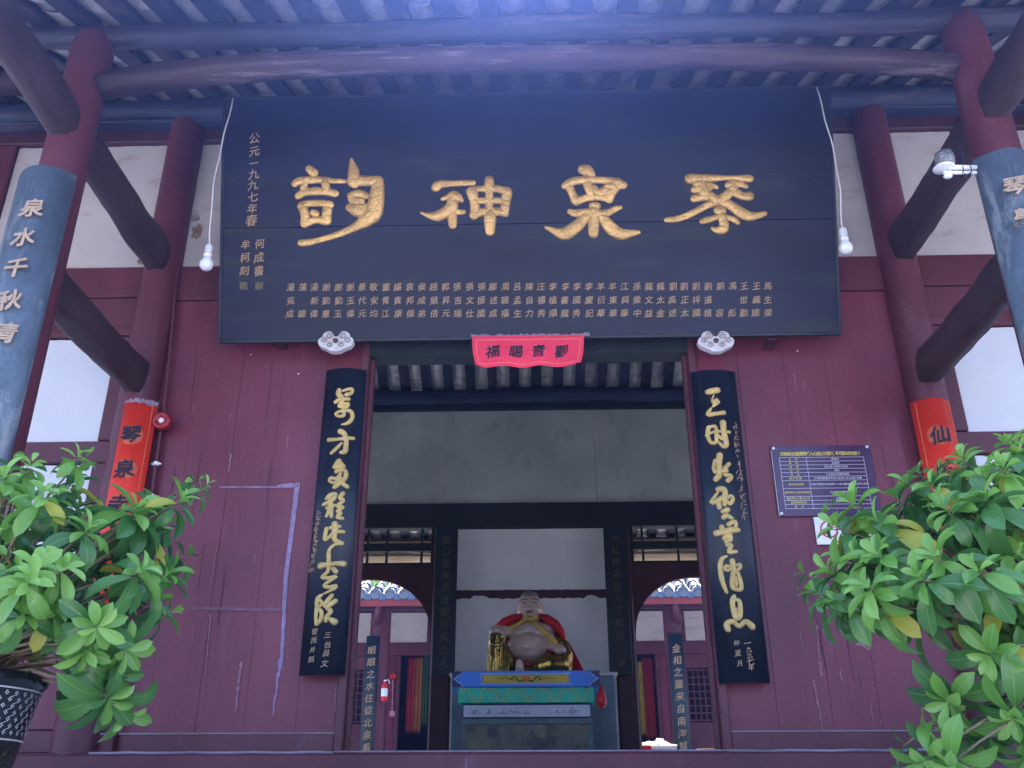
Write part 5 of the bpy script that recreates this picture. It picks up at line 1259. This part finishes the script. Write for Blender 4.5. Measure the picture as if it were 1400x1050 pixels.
# ================================================================== POTTED PLANTS
def leaf_mesh(Lf, W, droop, fold, m_, nm='leaf'):
    mb = MB(); n = 7
    for i in range(n + 1):
        t = i / n; w = W * (max(0, math.sin(math.pi * min(1, t ** 1.5))) ** .52) + .0012
        if i == n: w = .0008
        an = droop * t; yy = Lf * (math.sin(an) / droop if abs(droop) > .01 else t); zz = -Lf * ((1 - math.cos(an)) / droop if abs(droop) > .01 else 0)
        for s, kk in ((-1, 1), (-.5, .55), (0, 0), (.5, .55), (1, 1)): mb.v.append(V((s * w, yy, zz + fold * w * kk)))
    for i in range(n):
        for k in range(4): a = i * 5 + k; mb.f.append((a, a + 1, a + 6, a + 5))
    me = bpy.data.meshes.new(nm); me.from_pydata(mb.v, [], mb.f); me.materials.append(m_)
    for p in me.polygons: p.use_smooth = True
    return me, mb
LM = {}
for nm_, m_ in (('d', leaf_dk), ('m', leaf_md), ('l', leaf_lt), ('y', leaf_yl)):
    for k, (Lf, W, dr, fo) in enumerate(((.130, .0245, .7, .45), (.148, .0270, 1.1, .35), (.11, .0225, .5, .6), (.138, .026, 1.5, .3))): LM[(nm_, k)] = leaf_mesh(Lf, W, dr, fo, m_)
def plant(name_label, base, rosettes, seed, pot=None, group='potted plants in front of the hall'):
    rr = random.Random(seed); t = thing('potted_plant', name_label, 'potted plant', base, group); leaves = []
    stems = MB()
    extra = []
    for (px, py, Y, sz_, tone, n) in rosettes:
        for _ in range(2):
            if n >= 9 and rr.random() < .62: extra.append((px + rr.uniform(-34, 26), py + rr.uniform(-26, 30), Y + rr.uniform(.05, .35), .85 * sz_, rr.choice('dmd'), rr.choice((5, 6, 7))))
    for (px, py, Y, sz_, tone, n) in rosettes + extra:
        c = P(px, py, Y); top = V(base) + V((rr.uniform(-.06, .06), rr.uniform(-.06, .06), .0))
        out = (c - (V(base) + V((0, 0, .35)))); out.normalize()
        up = (out * .75 + V((0, -.15, .55))).normalized()
        if py > 850: up = (out * .9 + V((0, -.3, -.15))).normalized()
        # branch
        mid = top.lerp(c, .5) + V((0, 0, .12)) - out * .03; pts = []
        for k in range(9): u = k / 8; pts.append(top * (1 - u) ** 2 + mid * 2 * u * (1 - u) + (c - up * .02) * u * u)
        pts = [p + V((rr.uniform(-.008, .008), rr.uniform(-.008, .008), rr.uniform(-.006, .006))) if 0 < i < 8 else p for i, p in enumerate(pts)]
        stems.tube(pts, [.0085 - .0055 * k / 8 for k in range(9)], 6)
        a0 = rr.uniform(0, 6.28); side = up.cross(V((.3, 1, .2))).normalized(); s2 = up.cross(side)
        n = int(n * 1.3)
        for k in range(n):
            f = k / n; an = a0 + k * 2.4; rad = (side * math.cos(an) + s2 * math.sin(an))
            el = .95 - 1.35 * f + rr.uniform(-.4, .4)
            dirv = (rad * math.cos(el) + up * math.sin(el)).normalized()
            if f > .45: dirv = (dirv + V((0, 0, -.45 * f))).normalized()
            nrm = (up - dirv * up.dot(dirv)).normalized(); nrm = (nrm + V((rr.uniform(-.5, .5), rr.uniform(-.5, .5), rr.uniform(-.2, .35)))).normalized(); nrm = (nrm - dirv * nrm.dot(dirv)).normalized()
            sx_ = dirv.cross(nrm); s = sz_ * (.52 + .60 * f) * rr.uniform(.72, 1.2)
            if tone == 'l': ty_ = 'l' if f < .45 else 'm'
            elif tone == 'm': ty_ = 'l' if f < .2 else ('m' if f < .6 else 'd')
            else: ty_ = 'm' if f < .25 else 'd'
            if rr.random() < .04 and f > .5: ty_ = 'y'
            vi_ = rr.choice((0, 1, 3)) if f > .5 else rr.choice((0, 2))
            M = Matrix.Identity(4)
            for i, col in enumerate((sx_ * s, dirv * s, nrm * s)):
                for r in range(3): M[r][i] = col[r]
            M.translation = c - up * (.05 * f) + dirv * .004
            leaves.append((ty_, vi_, M))
    obj('branches', stems, bark_m, t, True)
    rest_ = {}
    leaves.sort(key=lambda q: (q[2].translation - CAMLOC).length)
    for i, (ty_, vi_, M) in enumerate(leaves):
        if i < 298: inst('leaf', LM[(ty_, vi_)][0], t, M)
        else: mb = rest_.setdefault(ty_, MB()); add_inst(mb, LM[(ty_, vi_)][1], M)
    for ty_, mb in rest_.items(): obj('inner_leaves', mb, {'d': leaf_dk, 'm': leaf_md, 'l': leaf_lt, 'y': leaf_yl}[ty_], t, True, kind='stuff', fix=False)
    return t
def make_pot(t, c, ztop):
    cx, cy = c
    m = MB(); m.lathe((cx, cy, 0), [(.0, 1.47), (.15, 1.46), (.16, 1.47), (.205, 1.70), (.222, 1.80)], 40); obj('pot_lower', m, pot_low, t, True)
    m = MB(); m.lathe((cx, cy, 0), [(.222, 1.80), (.235, 1.86), (.252, 1.955), (.262, 1.965), (.268, 1.975), (.266, 1.992), (.25, 2.0), (.235, 1.99), (.225, 1.93), (0, 1.93)], 48); obj('pot_rim', m, black_gl, t, True)
    m = MB()
    for zz, r in ((1.803, .2255), (1.948, .2535)): m.lathe((cx, cy, zz), [(r, -.0025), (r + .002, 0), (r, .0025)], 48)
    nn = 44
    for row in range(7):
        for k in range(nn):
            a = 2 * math.pi * (k + .5 * (row % 2)) / nn; z = 1.822 + row * .0185; r = .2245 + (z - 1.80) * .19
            if row % 2 == 0 or True:
                for du, dz in ((0, .0045), (0, -.0045), (.0045, 0), (-.0045, 0)):
                    aa = a + du / r; p = V((cx + (r + .0015) * math.cos(aa), cy + (r + .0015) * math.sin(aa), z + dz)); tx = V((-math.sin(aa), math.cos(aa), 0)); q = .0030
                    m.add([p - tx * q, p - V((0, 0, q)), p + tx * q, p + V((0, 0, q))], [(0, 1, 2, 3)])
            a2 = a + math.pi / nn * (1 if row % 2 == 0 else 1); z2 = z + .0185
            if row < 6 and (k + row) % 2 == 0:
                p1_ = V((cx + (r + .001) * math.cos(a + .012), cy + (r + .001) * math.sin(a + .012), z + .006)); r2 = r + .0035; p2_ = V((cx + (r2 + .001) * math.cos(a2 - .012), cy + (r2 + .001) * math.sin(a2 - .012), z2 - .006)); m.tube([p1_, p2_], .0009, 4)
    obj('white_pattern', m, white_gl, t, fix=False)
    m = MB(); m.lathe((cx, cy, 0), [(0, 1.955), (.12, 1.957), (.226, 1.945)], 24); obj('soil', m, soil, t, True)
Lr = [(107,620,-3.0,.75,'l',9),(43,632,-3.1,.9,'l',10),(6,648,-3.2,1,'l',11),(62,672,-3.25,.95,'l',11),(100,655,-2.9,1.3,'d',9),(188,695,-3.05,1.25,'m',14),(250,680,-3.0,.85,'m',9),
      (284,662,-2.95,.5,'m',6),(122,720,-3.2,1.1,'m',12),(195,778,-3.2,1.0,'m',12),(232,782,-3.0,1.05,'d',10),(51,776,-3.35,.95,'l',12),(88,775,-3.3,.95,'l',11),(40,792,-3.4,.85,'l',11),
      (160,735,-2.8,1.1,'d',11),(12,712,-3.1,1.1,'m',12),(133,858,-3.3,1.05,'m',13),(157,925,-3.05,1.15,'d',15),(150,958,-3.1,1.25,'d',12),(118,890,-3.2,1.1,'m',11),(172,890,-3.1,1.1,'m',11),(212,822,-2.95,1.0,'d',9),(34,838,-3.3,1.0,'m',10),(76,838,-3.2,1.05,'m',10),
      (20,745,-2.8,1.1,'d',12),(80,730,-2.75,1.2,'d',12),(140,790,-2.8,1.1,'d',11),(-20,680,-3.1,1.1,'m',12),(-25,800,-3.2,1.1,'m',12),(110,690,-2.9,1.1,'d',10),(215,725,-2.9,1.1,'d',9),(75,900,-2.85,.95,'d',6),(180,830,-2.8,1.0,'d',9),(10,800,-3.2,1.0,'m',12),(-15,740,-3.2,1,'m',10)]
base = (-1.80, -3.0, 1.95)
pl_ = plant('shrub in a black patterned pot at the left, with rosettes of long glossy leaves', base, Lr, 11)
make_pot(pl_, (-1.80, -3.0), 2.0)
Rr = [(1377,604,-3.0,1.0,'m',11),(1368,634,-3.15,.9,'l',11),(1395,620,-3.0,1,'m',11),(1315,625,-3.0,.95,'m',10),(1272,660,-3.05,.9,'m',10),(1239,660,-2.95,1.05,'d',10),(1342,650,-3.1,1.1,'m',12),(1290,694,-3.15,1.1,'m',12),
      (1346,682,-3.2,1.35,'d',12),(1165,686,-3.0,1.1,'m',11),(1200,712,-3.05,1.1,'m',12),(1140,717,-3.0,1.0,'m',9),(1198,757,-3.2,1.15,'m',13),(1277,760,-3.25,1.15,'m',13),(1337,779,-3.3,1.15,'m',13),(1131,780,-3.0,1.0,'l',10),
      (1183,800,-3.25,1.05,'l',13),(1257,788,-3.3,1.0,'m',12),(1324,730,-3.05,1.2,'d',12),(1386,795,-3.2,1.15,'m',13),(1112,808,-3.0,.95,'d',9),(1150,822,-3.05,1.0,'d',10),(1192,826,-3.1,1.0,'l',11),(1249,828,-3.0,1.15,'d',10),
      (1352,898,-3.2,1.15,'m',13),(1297,962,-3.1,1.2,'m',13),(1384,984,-3.2,1.2,'m',13),(1306,822,-2.95,1.1,'d',9),(1395,838,-3.1,1.2,'d',12),(1262,1046,-3.2,.8,'l',10),(1300,1050,-3.25,1.0,'l',11),(1390,868,-3.05,1.1,'d',11),
      (1225,680,-2.85,1.1,'d',10),(1260,720,-2.85,1.15,'d',11),(1225,790,-2.85,1.1,'d',10),(1310,790,-2.85,1.1,'d',11),(1390,730,-2.9,1.2,'d',11),(1370,920,-2.9,1.1,'d',10),(1180,750,-2.85,1.1,'d',10),(1350,840,-2.9,.9,'d',7),(1410,680,-3.1,1.1,'m',12),(1400,920,-3.1,1.1,'m',12),(1395,760,-3.15,1.1,'m',12),(1340,1020,-3.0,1.1,'d',11),(1400,1040,-3.1,1.1,'m',11),(1150,760,-2.95,1.0,'m',10)]
base = (1.86, -3.0, 1.95)
pr_ = plant('shrub at the right in front of the notice panel, dense with long glossy leaves', base, Rr, 23)
make_pot(pr_, (1.86, -3.0), 2.0)
